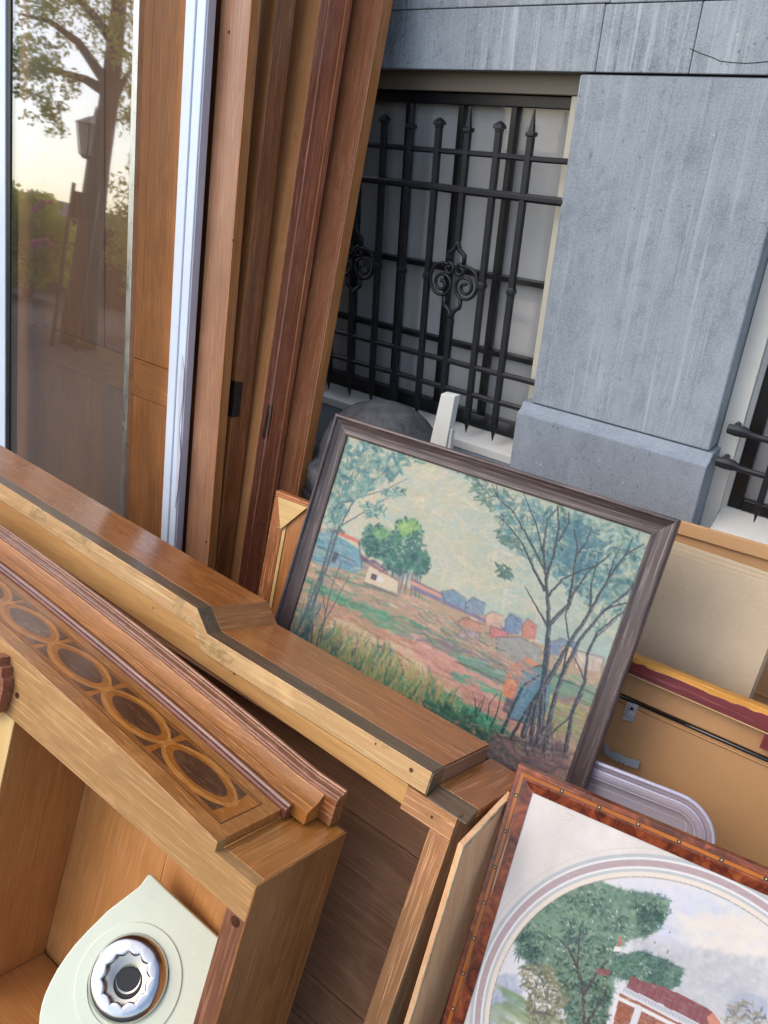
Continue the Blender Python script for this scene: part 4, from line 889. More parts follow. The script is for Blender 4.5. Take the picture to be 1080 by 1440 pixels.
# ------------------------------------------------------------------ painter: colour sheet meshes
class Canvas:
    def __init__(s, fr, w_, h_, cell, toff=0.0):
        s.fr = fr; s.W = w_; s.H = h_; s.nu = int(w_ / cell) + 1; s.nv = int(h_ / cell) + 1; s.t = toff
        s.a = np.zeros((s.nv, s.nu, 3), np.float32); s.U, s.V = np.meshgrid(np.linspace(0, w_, s.nu), np.linspace(0, h_, s.nv))
        s.cell = cell
    def uv(s, x, y): return s.fr.front(x, y, s.t)
    def box(s, u0, u1, v0, v1):
        i0 = max(0, int(u0 / s.W * (s.nu - 1))); i1 = min(s.nu, int(u1 / s.W * (s.nu - 1)) + 2); j0 = max(0, int(v0 / s.H * (s.nv - 1))); j1 = min(s.nv, int(v1 / s.H * (s.nv - 1)) + 2)
        return (slice(j0, j1), slice(i0, i1)) if i1 > i0 and j1 > j0 else None
    def blend(s, sl, m, c):
        s.a[sl] += (np.array(c, np.float32) / 255 - s.a[sl]) * m[..., None]
    def polyuv(s, P, c, al=1.0, noise=0.0):
        P = np.array(P); sl = s.box(P[:, 0].min(), P[:, 0].max(), P[:, 1].min(), P[:, 1].max())
        if sl is None: return
        U, V = s.U[sl], s.V[sl]; ins = np.zeros(U.shape, bool); n = len(P)
        for i in range(n):
            x0, y0 = P[i]; x1, y1 = P[(i + 1) % n]
            if y0 == y1: continue
            cnd = ((y0 > V) != (y1 > V)) & (U < (x1 - x0) * (V - y0) / (y1 - y0) + x0); ins ^= cnd
        m = ins * al
        if noise: m = m * (1 - noise * rng.random(U.shape))
        s.blend(sl, m.astype(np.float32), c)
    def poly(s, pts, c, al=1.0, noise=0.0): s.polyuv([s.uv(*p) for p in pts], c, al, noise)
    def segs(s, P, w0, w1, c, al=1.0, soft=.5):
        """polyline in uv (metres) with tapering width"""
        n = len(P) - 1
        for i in range(n):
            a, b_ = np.array(P[i]), np.array(P[i + 1]); wa = w0 + (w1 - w0) * i / n; wb = w0 + (w1 - w0) * (i + 1) / n; wm = max(wa, wb) + s.cell
            sl = s.box(min(a[0], b_[0]) - wm, max(a[0], b_[0]) + wm, min(a[1], b_[1]) - wm, max(a[1], b_[1]) + wm)
            if sl is None: continue
            U, V = s.U[sl] - a[0], s.V[sl] - a[1]; d = b_ - a; L2 = d @ d + 1e-12; t = np.clip((U * d[0] + V * d[1]) / L2, 0, 1)
            q = np.hypot(U - t * d[0], V - t * d[1]); wd = (wa + (wb - wa) * t) / 2
            m = np.clip((wd - q) / (s.cell * soft * 2) + .5, 0, 1) * al
            s.blend(sl, m.astype(np.float32), c)
    def line(s, pts, w0, w1, c, al=1.0, wob=0.0):
        P = []; wob *= .38
        for i in range(len(pts) - 1):
            n = max(2, int(math.hypot(pts[i + 1][0] - pts[i][0], pts[i + 1][1] - pts[i][1]) / 5))
            for j in range(n):
                t = j / n; P.append((pts[i][0] + (pts[i + 1][0] - pts[i][0]) * t + rng.normal() * wob, pts[i][1] + (pts[i + 1][1] - pts[i][1]) * t + rng.normal() * wob))
        P.append(pts[-1]); s.segs([s.uv(*p) for p in P], w0, w1, c, al)
    def dabs(s, poly, n, cols, ln, wd, ang, al=.7, spread=.5, jit=10):
        """n brush dabs with centres inside the photo polygon; ang in photo degrees; ln, wd in photo px"""
        P = np.array(poly, float); x0, x1, y0, y1 = P[:, 0].min(), P[:, 0].max(), P[:, 1].min(), P[:, 1].max(); k = 0; tries = 0
        while k < n and tries < n * 30:
            tries += 1; x, y = rng.uniform(x0, x1), rng.uniform(y0, y1); ins = False; m = len(P)
            for i in range(m):
                ax, ay = P[i]; bx, by = P[(i + 1) % m]
                if (ay > y) != (by > y) and x < (bx - ax) * (y - ay) / (by - ay) + ax: ins = not ins
            if not ins: continue
            k += 1; a = R(ang + rng.normal() * spread * 40); l_ = ln * rng.uniform(.5, 1.3); c = np.array(cols[rng.integers(len(cols))]) + rng.normal() * jit
            dx_, dy_ = math.cos(a) * l_ / 2, math.sin(a) * l_ / 2; bend = rng.normal() * l_ * .12
            p = [s.uv(x - dx_, y - dy_), s.uv(x + bend * math.sin(a), y - bend * math.cos(a)), s.uv(x + dx_, y + dy_)]
            pxm = abs(s.uv(x + 1, y)[0] - s.uv(x, y)[0]); s.segs(p, wd * pxm * rng.uniform(.6, 1.2), wd * pxm * .5, np.clip(c, 0, 255), al)
    def blur(s, n=1, mask=None):
        o = s.a.copy()
        for _ in range(n):
            p = np.pad(s.a, ((1, 1), (1, 1), (0, 0)), mode='edge'); s.a[:] = (p[1:-1, 1:-1] * 4 + (p[:-2, 1:-1] + p[2:, 1:-1] + p[1:-1, :-2] + p[1:-1, 2:]) * 2 + p[:-2, :-2] + p[2:, 2:] + p[:-2, 2:] + p[2:, :-2]) / 16
        if mask is not None: s.a[:] = np.where(mask, s.a, o)
    def tufts(s, poly, n, cols, ln, wd, r_, al, k_=12, down=.4):
        P = np.array(poly, float); x0, x1, y0, y1 = P[:, 0].min(), P[:, 0].max(), P[:, 1].min(), P[:, 1].max(); c_ = 0; m = len(P)
        while c_ < n:
            x, y = rng.uniform(x0, x1), rng.uniform(y0, y1); ins = False
            for i in range(m):
                ax, ay = P[i]; bx, by = P[(i + 1) % m]
                if (ay > y) != (by > y) and x < (bx - ax) * (y - ay) / (by - ay) + ax: ins = not ins
            if not ins: continue
            c_ += 1; col = np.array(cols[rng.integers(len(cols))], float)
            for _ in range(k_):
                a = rng.uniform(0, 2 * math.pi); q = r_ * rng.uniform(.2, 1); dx_, dy_ = math.cos(a), math.sin(a) * .8 + down; l_ = ln * rng.uniform(.5, 1.2)
                xx_, yy_ = x + dx_ * q, y + dy_ * q; p = [s.uv(xx_, yy_), s.uv(xx_ + dx_ * l_, yy_ + dy_ * l_)]; pxm = abs(s.uv(x + 1, y)[0] - s.uv(x, y)[0])
                s.segs(p, wd * pxm, wd * pxm * .3, np.clip(col + rng.normal() * 7, 0, 255), al)
    def build(s, name, mat, parent, t):
        a = s.a; lin = np.where(a <= .04045, a / 12.92, ((np.clip(a, 0, 1) + .055) / 1.055) ** 2.4)
        o = A(0, 0, 0); p = parent
        while p is not None: o = o + A(*p.location); p = p.parent
        U, V = s.U.ravel(), s.V.ravel(); co = (s.fr.O - o)[None] + U[:, None] * s.fr.L[None] + V[:, None] * s.fr.D[None] + t * s.fr.S[None]
        me = bpy.data.meshes.new(name); nv, nu = s.nv, s.nu
        idx = (np.arange(nv - 1)[:, None] * nu + np.arange(nu - 1)[None]).ravel(); q = np.stack([idx, idx + nu, idx + nu + 1, idx + 1], 1)
        me.vertices.add(nv * nu); me.vertices.foreach_set('co', co.astype(np.float32).ravel()); me.loops.add(q.size); me.loops.foreach_set('vertex_index', q.ravel().astype(np.int32))
        me.polygons.add(len(q)); me.polygons.foreach_set('loop_start', (np.arange(len(q)) * 4).astype(np.int32)); me.update(calc_edges=True)
        ca = me.color_attributes.new('paint', 'FLOAT_COLOR', 'POINT'); ca.data.foreach_set('color', np.concatenate([lin.reshape(-1, 3), np.ones((nu * nv, 1))], 1).astype(np.float32).ravel())
        gt = me.attributes.new('gc', 'FLOAT_VECTOR', 'POINT'); gt.data.foreach_set('vector', np.stack([U, np.zeros_like(U), V], 1).astype(np.float32).ravel())
        me.materials.append(mat); ob = bpy.data.objects.new(name, me); COL.objects.link(ob); ob.parent = parent; return ob
def paintmat(name, bumps, rough, grain):
    k = NT(name); at = k.n('Attribute', _attribute_name='paint'); n1 = k.noise(k.coord('gc', (grain,) * 3, rand=False), 1, 3, .6); n2 = k.noise(k.coord('gc', (60, 60, 140), rand=False), 1, 4, .6)
    col = k.mix(k.val(n1, .3, .7, .16, 0), at.outputs['Color'], (.02, .02, .02, 1)); col = k.mix(k.val(n2, .5, .75, 0, .12), col, (.8, .8, .78, 1)); k.l(col, k.b.inputs['Base Color']); k.bump(k.mix(.5, n1, n2), bumps, .001)
    return k.done(rough, .35)
def pframe(fr, W, H, prof, mats, parent, name='frame_side'):
    """mitred frame round the rectangle 0..W x 0..H; prof [(out, s)] out = distance outwards from the sight edge"""
    cs = [(0, 0), (W, 0), (W, H), (0, H)]; dg = [(-1, -1), (1, -1), (1, 1), (-1, 1)]
    for k_ in range(4):
        a, c_ = k_, (k_ + 1) % 4; b = MB(fr, 'l' if k_ % 2 == 0 else 'd'); rows = []
        NN = 2
        for j in range(NN):
            i = a if j == 0 else c_
            rows.append([b.add(cs[i][0] + dg[i][0] * o_, s_, cs[i][1] + dg[i][1] * o_) for o_, s_ in prof])
        n = len(prof)
        for j in range(n): b.f.append([rows[0][j], rows[0][(j + 1) % n], rows[1][(j + 1) % n], rows[1][j]])
        b.f.append(rows[0][::-1]); b.f.append(rows[1]); yield b.build(name, mats, parent)

# ------------------------------------------------------------------ painting 1: landscape
tP = unit(A(.9944, .1021, -.0274)); dP = A(.018, -.4191, -.9078); dP = unit(dP - tP * (dP @ tP)); nP = np.cross(dP, tP); nP = nP if nP[1] > 0 else -nP
fP = Fr((-1.1048, 1.32, .8745), tP, nP, dP); WP, HP = .7339, .5608
p1 = thing('landscape_painting', (-.74, 1.15, GZ + .3), 'framed oil landscape with bare trees and village, leaning behind the plinth', 'painting')
cv = Canvas(fP, WP, HP, .0016)
Z = cv.a; uu, vv = cv.U / WP, cv.V / HP
def smooth_noise(shape, cells, seed):
    r_ = np.random.default_rng(seed); g_ = r_.random((cells + 2, cells + 2)); y = np.linspace(0, cells, shape[0]); x = np.linspace(0, cells, shape[1]); j, i = y.astype(int), x.astype(int)
    fy, fx_ = (y - j)[:, None], (x - i)[None]; fy = fy * fy * (3 - 2 * fy); fx_ = fx_ * fx_ * (3 - 2 * fx_); j = j[:, None]; i = i[None]
    return g_[j, i] * (1 - fy) * (1 - fx_) + g_[j, i + 1] * (1 - fy) * fx_ + g_[j + 1, i] * fy * (1 - fx_) + g_[j + 1, i + 1] * fy * fx_
n1 = smooth_noise(uu.shape, 7, 1); n2 = smooth_noise(uu.shape, 11, 2)
sky1, sky2, sky3 = np.array([194, 186, 158]) / 255, np.array([160, 173, 160]) / 255, np.array([168, 184, 180]) / 255
wgt = np.clip(uu * 1.0 + (n1 - .5) * .7, 0, 1)[..., None]; cv.a[:] = sky1 * (1 - wgt) + sky2 * wgt; wb_ = (np.clip(n2 - .55, 0, 1) * 1.6)[..., None]; cv.a[:] = cv.a * (1 - wb_) + sky3 * wb_
WH = [(480, 600), (930, 745), (800, 1130), (390, 925)]
cv.dabs([(500, 620), (920, 760), (880, 900), (600, 830), (440, 760)], 1500, [(206, 196, 166), (190, 186, 158), (172, 182, 164), (200, 184, 160), (168, 186, 178), (206, 190, 172)], 22, 5, 15, .32, 1.2, 5)
# land base
land = [(452, 745), (480, 760), (520, 790), (575, 826), (640, 850), (700, 880), (760, 905), (830, 930), (880, 950), (790, 1135), (385, 925)]
cv.poly(land, (172, 150, 126), 1); cv.dabs(land, 900, [(190, 158, 132), (150, 140, 118), (118, 142, 116), (196, 162, 142), (136, 122, 120), (164, 150, 118)], 20, 4, 27, .5, .3, 8)
S = 27
cv.dabs(land, 420, [(214, 172, 146), (96, 156, 126), (222, 190, 160), (84, 142, 112), (190, 140, 128)], 24, 3.2, 27, .6, .25, 8)
cv.dabs([(470, 880), (600, 925), (720, 985), (740, 1010), (600, 960), (470, 905)], 190, [(222, 184, 158), (228, 198, 168), (206, 156, 142), (216, 170, 150)], 26, 4.5, 28, .7, .2, 7)
cv.dabs([(560, 950), (720, 1020), (715, 1035), (560, 975)], 80, [(70, 156, 118), (88, 170, 130), (60, 136, 106)], 20, 4, 30, .75, .3, 7)
def band(a, b_, w_, cols, n, ln=26, wd=4.5, al=.65):
    (x0, y0), (x1, y1) = a, b_; cv.dabs([(x0, y0 - w_), (x1, y1 - w_), (x1, y1 + w_), (x0, y0 + w_)], n, cols, ln, wd, math.degrees(math.atan2(y1 - y0, x1 - x0)), al, .25, 8)
band((445, 830), (640, 905), 7, [(90, 146, 116), (110, 156, 124), (84, 130, 108)], 70)
band((440, 845), (650, 935), 12, [(196, 158, 130), (186, 142, 118), (168, 146, 120)], 130)
band((470, 850), (620, 912), 6, [(96, 152, 122), (120, 160, 126)], 45, 20, 3.5)
band((455, 860), (720, 990), 16, [(204, 160, 136), (190, 142, 124), (206, 176, 146), (176, 150, 116)], 260)
band((600, 900), (820, 1000), 12, [(130, 118, 122), (150, 128, 124), (112, 128, 118)], 130)
band((560, 880), (700, 940), 8, [(150, 140, 116), (124, 146, 116), (140, 124, 130)], 80)
band((640, 925), (740, 960), 10, [(108, 150, 122), (132, 160, 134), (118, 146, 140)], 70)
band((470, 880), (600, 940), 12, [(216, 190, 156), (220, 196, 162), (208, 166, 146)], 170, 22, 5)
band((590, 915), (700, 985), 16, [(212, 166, 146), (204, 152, 136), (196, 150, 140)], 190, 26, 5)
band((500, 935), (650, 1000), 8, [(84, 158, 120), (104, 168, 126), (70, 140, 108)], 90, 18, 4, .8)
band((620, 985), (700, 1020), 9, [(80, 150, 116), (98, 160, 124)], 60, 18, 4)
band((640, 950), (720, 985), 6, [(96, 160, 128), (120, 166, 136)], 34, 16, 3.5, .8)
band((655, 975), (760, 1035), 10, [(206, 160, 140), (190, 140, 124), (176, 140, 130)], 90)
band((755, 950), (850, 985), 12, [(104, 146, 126), (130, 150, 120), (112, 134, 116)], 70)
band((765, 1000), (830, 1030), 26, [(170, 166, 110), (150, 150, 104), (160, 140, 120), (120, 140, 110)], 110)
for _ in range(34):
    x = rng.uniform(480, 700); y = 860 + (x - 480) * .5 + rng.uniform(-30, 40); l_ = rng.uniform(14, 46); cv.line([(x, y), (x + l_, y + l_ * .5 + rng.normal() * 3)], .0022, .001, (120, 96, 96), .4, .8)
for pts in (((470, 905), (520, 930), (545, 950)), ((520, 905), (560, 918), (582, 934)), ((600, 975), (640, 1000), (690, 1040)), ((640, 930), (700, 955), (745, 985))): cv.line(pts, .0034, .0016, (104, 70, 76), .7, 1)
# bottom shrubs, grass, earth
cv.dabs([(395, 900), (450, 880), (560, 960), (640, 1010), (720, 1050), (800, 1080), (790, 1140), (380, 930)], 520, [(72, 96, 92), (110, 92, 84), (84, 112, 96), (150, 112, 98), (96, 84, 88)], 14, 6, 50, .55, 1.0, 12)
cv.dabs([(440, 880), (500, 890), (640, 975), (650, 1010), (560, 975), (430, 910)], 520, [(150, 162, 104), (182, 176, 118), (96, 142, 104), (206, 166, 124), (74, 112, 100)], 26, 2.6, -72, .7, .35, 12)
cv.dabs([(600, 985), (700, 1015), (730, 1045), (690, 1060), (600, 1020)], 160, [(52, 96, 80), (70, 128, 100), (60, 80, 78)], 14, 5, 40, .65, .9, 8)
cv.dabs([(700, 1035), (800, 1050), (810, 1140), (720, 1100), (680, 1060)], 260, [(140, 112, 112), (118, 98, 102), (160, 126, 120), (96, 92, 96)], 26, 5, 25, .6, .7, 8)
# left house
cv.poly([(450, 745), (466, 748), (505, 772), (512, 800), (500, 806), (440, 790)], (112, 152, 158)); cv.dabs([(450, 748), (505, 775), (508, 803), (442, 790)], 110, [(96, 140, 148), (128, 164, 166), (120, 128, 150), (150, 160, 150)], 16, 4, 25, .6, .5)
cv.line([(466, 745), (505, 762)], .010, .008, (196, 116, 106), .9, .4); cv.line([(446, 768), (500, 790)], .003, .002, (60, 70, 84), .8, .5); cv.line([(505, 762), (509, 800)], .004, .002, (84, 80, 96), .8, .4)
cv.poly([(470, 775), (476, 778), (472, 792), (466, 789)], (70, 84, 92)); cv.line([(444, 804), (560, 838)], .003, .0014, (96, 76, 84), .6, .7)
cv.line([(440, 738), (460, 748)], .009, .006, (190, 130, 120), .8)
# mid trees
for (cx0, cy0, rx, ry) in ((527, 762, 17, 24), (545, 768, 18, 20), (577, 760, 21, 27), (590, 790, 14, 18), (560, 792, 20, 14), (572, 742, 15, 11)):
    cv.dabs([(cx0 + rx * math.cos(t), cy0 + ry * math.sin(t)) for t in [i * .628 for i in range(10)]], 130, [(56, 100, 92), (72, 120, 104), (92, 136, 112), (46, 82, 84)], 10, 4, 30, .7, 2, 8)
cv.dabs([(560, 735), (585, 732), (592, 745), (565, 752)], 50, [(150, 176, 110), (128, 164, 104)], 9, 4, 20, .7, 2)
cv.dabs([(525, 745), (545, 742), (550, 752), (530, 760)], 30, [(120, 160, 112)], 9, 3.5, 20, .6, 2)
for x in range(552, 592, 3): cv.line([(x, 800 + (x - 552) * .2), (x - 4 + rng.normal() * 2, 828 + (x - 552) * .35)], .003, .0016, [(84, 92, 100), (150, 120, 122), (60, 82, 84)][x % 3], .8, .5)
cv.poly([(519, 795), (540, 806), (560, 818), (558, 834), (512, 818)], (206, 190, 164)); cv.poly([(523, 806), (530, 809), (528, 816), (521, 813)], (70, 64, 74)); cv.line([(512, 819), (558, 838)], .004, .002, (96, 88, 100), .8, .5); cv.line([(519, 794), (560, 815)], .003, .002, (130, 90, 92), .8, .5); cv.poly([(532, 809), (540, 813), (538, 820), (530, 817)], (214, 206, 196))
cv.dabs([(505, 785), (520, 785), (545, 800), (540, 806)], 30, [(100, 90, 104), (150, 110, 116)], 9, 3, 30, .7)
cv.line([(476, 740), (483, 722)], .002, .001, (70, 100, 96), .8); cv.dabs([(474, 716), (490, 714), (490, 724), (476, 726)], 16, [(96, 140, 136)], 7, 3, 10, .7)
# village
def house_(p, wall, roof=None, al=.95): cv.poly(p, wall, al)
cv.line([(578, 818), (640, 846), (700, 880)], .013, .010, (196, 150, 132), .8, .5); cv.line([(578, 814), (650, 850)], .003, .002, (90, 80, 104), .8, .5)
cv.line([(580, 826), (650, 858), (720, 890)], .010, .008, (120, 112, 134), .7, .5)
for P_1, c in (([(622, 832), (637, 829), (656, 842), (654, 858), (622, 843)], (118, 140, 156)), ([(655, 848), (664, 840), (683, 848), (680, 866), (654, 860)], (124, 142, 154)), ([(682, 866), (692, 860), (708, 866), (704, 884), (682, 878)], (196, 166, 146)), ([(711, 872), (718, 863), (735, 872), (730, 892), (710, 888)], (112, 132, 152)),
             ([(735, 878), (742, 870), (756, 880), (752, 900), (733, 896)], (184, 128, 114)), ([(640, 876), (655, 868), (683, 880), (676, 888), (650, 884)], (180, 136, 116)), ([(648, 886), (676, 890), (672, 906), (642, 896)], (170, 150, 150)), ([(690, 880), (715, 890), (712, 900), (688, 896)], (186, 124, 118)), ([(698, 896), (730, 896), (762, 912), (756, 938), (700, 926)], (150, 150, 142)),
             ([(770, 905), (790, 898), (815, 905), (808, 925), (772, 920)], (118, 132, 150)), ([(792, 908), (806, 910), (798, 934), (786, 930)], (216, 186, 156)), ([(812, 915), (850, 925), (845, 945), (808, 938)], (190, 176, 160))):
    cv.poly(P_1, c, .92); cv.dabs(P_1, 16, [tuple(np.clip(np.array(c) + d, 0, 255)) for d in (-26, -12, 16)], 8, 3, 60, .55, .5)
    cv.line(P_1[:3], .0022, .0014, (84, 78, 90), .6, .5); cv.line([P_1[0], P_1[-1]], .002, .0012, (74, 68, 80), .6, .4)
cv.poly([(715, 936), (745, 925), (757, 935), (735, 945), (722, 985), (706, 980)], (206, 134, 100), .9); cv.dabs([(715, 936), (745, 925), (735, 945), (722, 985)], 30, [(214, 150, 118), (190, 112, 90), (160, 120, 116)], 12, 3.5, -60, .7)
cv.poly([(735, 944), (762, 938), (775, 965), (770, 1000), (740, 1018), (716, 1008), (724, 980)], (98, 134, 144), .95); cv.dabs([(735, 944), (762, 940), (772, 965), (765, 1000), (735, 1014), (722, 1000)], 70, [(80, 120, 136), (118, 148, 152), (92, 116, 140)], 18, 3.5, -70, .55, .3)
cv.line([(735, 943), (760, 936), (790, 955), (840, 978)], .004, .002, (70, 66, 74), .85, .6); cv.line([(716, 1010), (748, 1020), (768, 1014)], .003, .002, (60, 66, 78), .8, .4)
cv.poly([(712, 980), (725, 985), (716, 1004), (706, 1000)], (92, 88, 96), .85)
cv.blur(1)
# left trees
LT = (84, 98, 100)
for pts, w0, w1 in (
    (((425, 905), (440, 850), (462, 790), (478, 740), (500, 700), (530, 672), (560, 650), (586, 636)), .007, .0018), (((430, 905), (446, 830), (470, 745), (482, 700), (505, 665), (540, 645)), .006, .0016),
    (((478, 740), (515, 718), (545, 700), (560, 690)), .003, .001), (((462, 790), (480, 725), (486, 670), (490, 630)), .005, .0014), (((486, 690), (500, 655), (520, 630)), .003, .001), (((500, 700), (540, 690), (575, 672)), .0026, .001),
    (((410, 905), (430, 860), (450, 810), (465, 760)), .006, .003), (((450, 905), (458, 860), (468, 820), (480, 790)), .0035, .0016), (((444, 910), (452, 880), (470, 850), (492, 808)), .0035, .0014), (((458, 862), (452, 830), (455, 805)), .003, .0014),
    (((436, 912), (440, 880), (432, 850), (440, 815)), .004, .002), (((470, 745), (476, 700), (480, 660)), .003, .001), (((440, 850), (420, 880), (408, 910)), .004, .003)): cv.line(pts, w0 * 1.2, w1 * 1.2, LT, .85, .9)
FT = [(82, 126, 126), (108, 148, 140), (64, 102, 108), (140, 162, 146), (150, 166, 144)]
cv.dabs([(488, 615), (560, 636), (582, 642), (560, 668), (520, 690), (480, 722), (462, 720), (475, 650)], 230, FT, 12, 6.5, 20, .5, 1.6, 8)
cv.dabs([(540, 690), (566, 684), (572, 694), (548, 702)], 22, FT, 9, 4, 10, .6, 1.2); cv.dabs([(505, 712), (530, 705), (545, 720), (520, 728)], 40, FT, 10, 4, 20, .6, 1.5)
cv.dabs([(455, 700), (480, 690), (480, 750), (452, 745)], 50, FT, 10, 5, -40, .5, 1.5); cv.dabs([(575, 640), (600, 650), (590, 655)], 10, FT, 8, 3, 10, .6)
cv.dabs([(395, 905), (440, 830), (452, 850), (425, 915)], 70, [(96, 132, 136), (84, 108, 116), (110, 140, 120)], 22, 3, -68, .5, .3)
# right trees
DT = (58, 66, 72)
FR_ = [(84, 126, 130), (106, 146, 142), (66, 104, 112), (138, 160, 148), (92, 120, 108), (160, 170, 148)]
cv.dabs([(700, 690), (760, 705), (850, 735), (915, 760), (900, 830), (860, 850), (800, 830), (770, 800), (745, 790), (715, 765), (700, 740)], 620, FR_, 13, 6.5, 30, .5, 2, 9)
cv.dabs([(775, 735), (830, 735), (850, 775), (830, 810), (785, 810), (765, 770)], 170, [(78, 116, 124), (90, 128, 132), (66, 100, 110)], 13, 8, 20, .55, 2)
cv.dabs([(655, 672), (700, 690), (700, 720), (672, 712)], 46, [(84, 112, 104), (100, 128, 112)], 10, 4, 10, .65, .8); cv.dabs([(696, 745), (730, 755), (735, 775), (706, 768)], 40, [(78, 104, 96), (92, 120, 108)], 9, 4, 10, .7, .8)
cv.dabs([(694, 792), (716, 794), (722, 816), (706, 812)], 34, [(70, 100, 92), (86, 116, 102)], 9, 3.5, 15, .75, .8); cv.dabs([(620, 648), (690, 672), (680, 690)], 26, [(84, 112, 104), (104, 130, 118)], 8, 3.5, 10, .6)
cv.dabs([(820, 800), (900, 790), (880, 860), (830, 900)], 120, FR_, 12, 5, -20, .4, 1.5)
cv.tufts([(700, 700), (760, 712), (850, 742), (905, 765), (890, 825), (800, 820), (745, 785), (705, 740)], 60, [(160, 172, 150), (72, 110, 116), (96, 136, 138), (54, 88, 94), (176, 180, 152)], 8, 3, 7, .5, 9)
for pts, w0, w1 in (
    (((757, 1045), (762, 1000), (765, 950), (770, 900), (772, 878)), .012, .007), (((772, 878), (770, 845), (768, 810), (764, 770), (770, 730), (784, 715)), .007, .002), (((772, 878), (800, 850), (806, 810), (812, 770), (808, 745)), .007, .002),
    (((769, 880), (750, 845), (738, 825)), .004, .0014), (((766, 830), (750, 800), (735, 765), (716, 740), (704, 728)), .005, .0016), (((765, 800), (745, 760), (722, 720), (700, 700), (692, 682)), .004, .0014),
    (((764, 780), (755, 740), (745, 715), (735, 690)), .003, .001), (((768, 815), (780, 775), (786, 740), (784, 712)), .005, .0024), (((700, 700), (698, 682)), .003, .001), (((720, 722), (730, 708)), .002, .001),
    (((800, 845), (826, 805), (845, 790), (860, 778)), .004, .0014), (((770, 840), (790, 815), (815, 803), (840, 795), (858, 780)), .004, .0016), (((735, 1035), (750, 990), (775, 950), (800, 905), (830, 860), (855, 815), (880, 780), (905, 765)), .010, .002),
    (((765, 1055), (775, 1000), (790, 950), (815, 900), (848, 860), (880, 835), (912, 800)), .009, .002), (((745, 1045), (752, 1000), (768, 945), (772, 900)), .008, .005), (((790, 950), (800, 900), (795, 865), (806, 840)), .004, .0014),
    (((795, 1055), (805, 1000), (822, 960), (826, 920), (840, 890), (870, 865), (905, 845)), .007, .0018), (((822, 960), (815, 940), (808, 925)), .003, .0014), (((826, 920), (834, 900), (868, 870)), .003, .001), (((850, 858), (870, 850), (890, 848), (912, 836)), .0035, .001),
    (((830, 860), (832, 820), (840, 790)), .004, .0014), (((706, 1030), (716, 1005), (735, 965), (758, 950)), .006, .003), (((718, 1038), (740, 1000), (755, 975)), .006, .003), (((765, 1040), (800, 1010), (820, 975)), .003, .0014), (((690, 1022), (700, 1000), (705, 975)), .003, .001), (((670, 1008), (668, 985), (664, 972)), .0028, .001), (((668, 1000), (678, 985)), .002, .001), (((685, 1012), (688, 990), (700, 975)), .0026, .001), (((675, 1000), (682, 978)), .002, .001),
    (((812, 780), (826, 760), (832, 740)), .003, .001), (((786, 760), (800, 735), (800, 720)), .004, .0016), (((880, 780), (890, 755)), .003, .001), (((855, 815), (862, 790), (875, 765)), .003, .001)):
    cv.line(pts, w0 * 1.25, w1 * 1.3, DT, .9, .9)
    if w0 > .006: cv.line([(x + 1.4, y) for x, y in pts], w0 * .35, w1 * .3, (150, 140, 140), .5, .9)
cv.dabs([(742, 1020), (778, 1020), (785, 1062), (735, 1052)], 60, [(90, 84, 92), (140, 124, 122), (70, 70, 80)], 22, 3, -75, .6, .3)
cv.line([(700, 1035), (740, 1045), (790, 1058)], .004, .002, (70, 74, 74), .7, 1)
lum = cv.a.mean(2, keepdims=True); cv.a[:] = np.clip(lum + (cv.a - lum) * 1.12, 0, 1) * .93
for P_1 in ([(560, 850), (640, 870), (700, 905), (690, 935), (600, 915)], [(690, 905), (760, 940), (740, 965), (680, 935)]):
    cv.dabs(P_1, 60, [(124, 112, 120), (160, 122, 108), (96, 120, 104), (142, 132, 124), (170, 138, 114)], 24, 3.5, 27, .6, .2, 8)
cv.a *= (1 + (rng.random(cv.a.shape[:2]) - .5)[..., None] * .05)
cv.build('canvas', paintmat('oil paint on canvas', .45, .5, 420), p1, .0)
b = MB(fP); b.box(-.004, WP + .004, .0006, .018, -.004, HP + .004); b.build('stretcher', m_pale, p1)
prof = [(-.003, -.0016), (-.003, .004), (.040, .022), (.041, .0), (.041, -.012), (.0385, -.0155), (.0350, -.0165), (.0325, -.0150), (.0315, -.0105), (.0290, -.0095), (.020, -.0055), (.010, -.0035), (.0045, -.0045), (.001, -.0055), (-.0015, -.0045)]
list(pframe(fP, WP, HP, prof, m_fr1, p1))
b = MB(fP)
for (x0, x1, y0, y1) in ((-.0028, WP + .0028, -.0028, -.0004 + .0014), (-.0028, .0012, .0012, HP), (WP - .0012, WP + .0028, .0012, HP), (0.0014, WP - .0014, HP - .0012, HP + .0028)): b.box(x0, x1, -.0017, -.0004, y0, y1)
b.build('sight_edge', plain('black frame lip', (20, 18, 18), .5), p1)

# ------------------------------------------------------------------ picture 2: oval watercolour in inlaid frame
tQ = unit(A(.9878, .1557, 0)); dQ = A(.0711, -.4513, -.8895); dQ = unit(dQ - tQ * (dQ @ tQ)); nQ = np.cross(dQ, tQ); nQ = nQ if nQ[1] > 0 else -nQ
fQ0 = Fr((-.3728, .92, .6014), tQ, nQ, dQ)
iu, iv = fQ0.front(745.6, 1113, .006)
FWd = .0275 if not (.015 < (iu + iv) / 2 < .05) else (iu + iv) / 2
fQ = Fr(fQ0.w(FWd, 0, FWd), tQ, nQ, dQ); WQ, HQ = .62, .765
p2 = thing('oval_watercolour', (0, .8, GZ), 'oval watercolour of trees and red roofed house in burl frame with inlay, lower right', 'picture')
cq = Canvas(fQ, WQ, HQ, .00125, .006)
n1 = smooth_noise(cq.U.shape, 9, 4); n2 = smooth_noise(cq.U.shape, 40, 5)
cq.a[:] = np.array([214, 205, 196]) / 255 + ((n1 - .5) * .05 + (n2 - .5) * .03)[..., None]
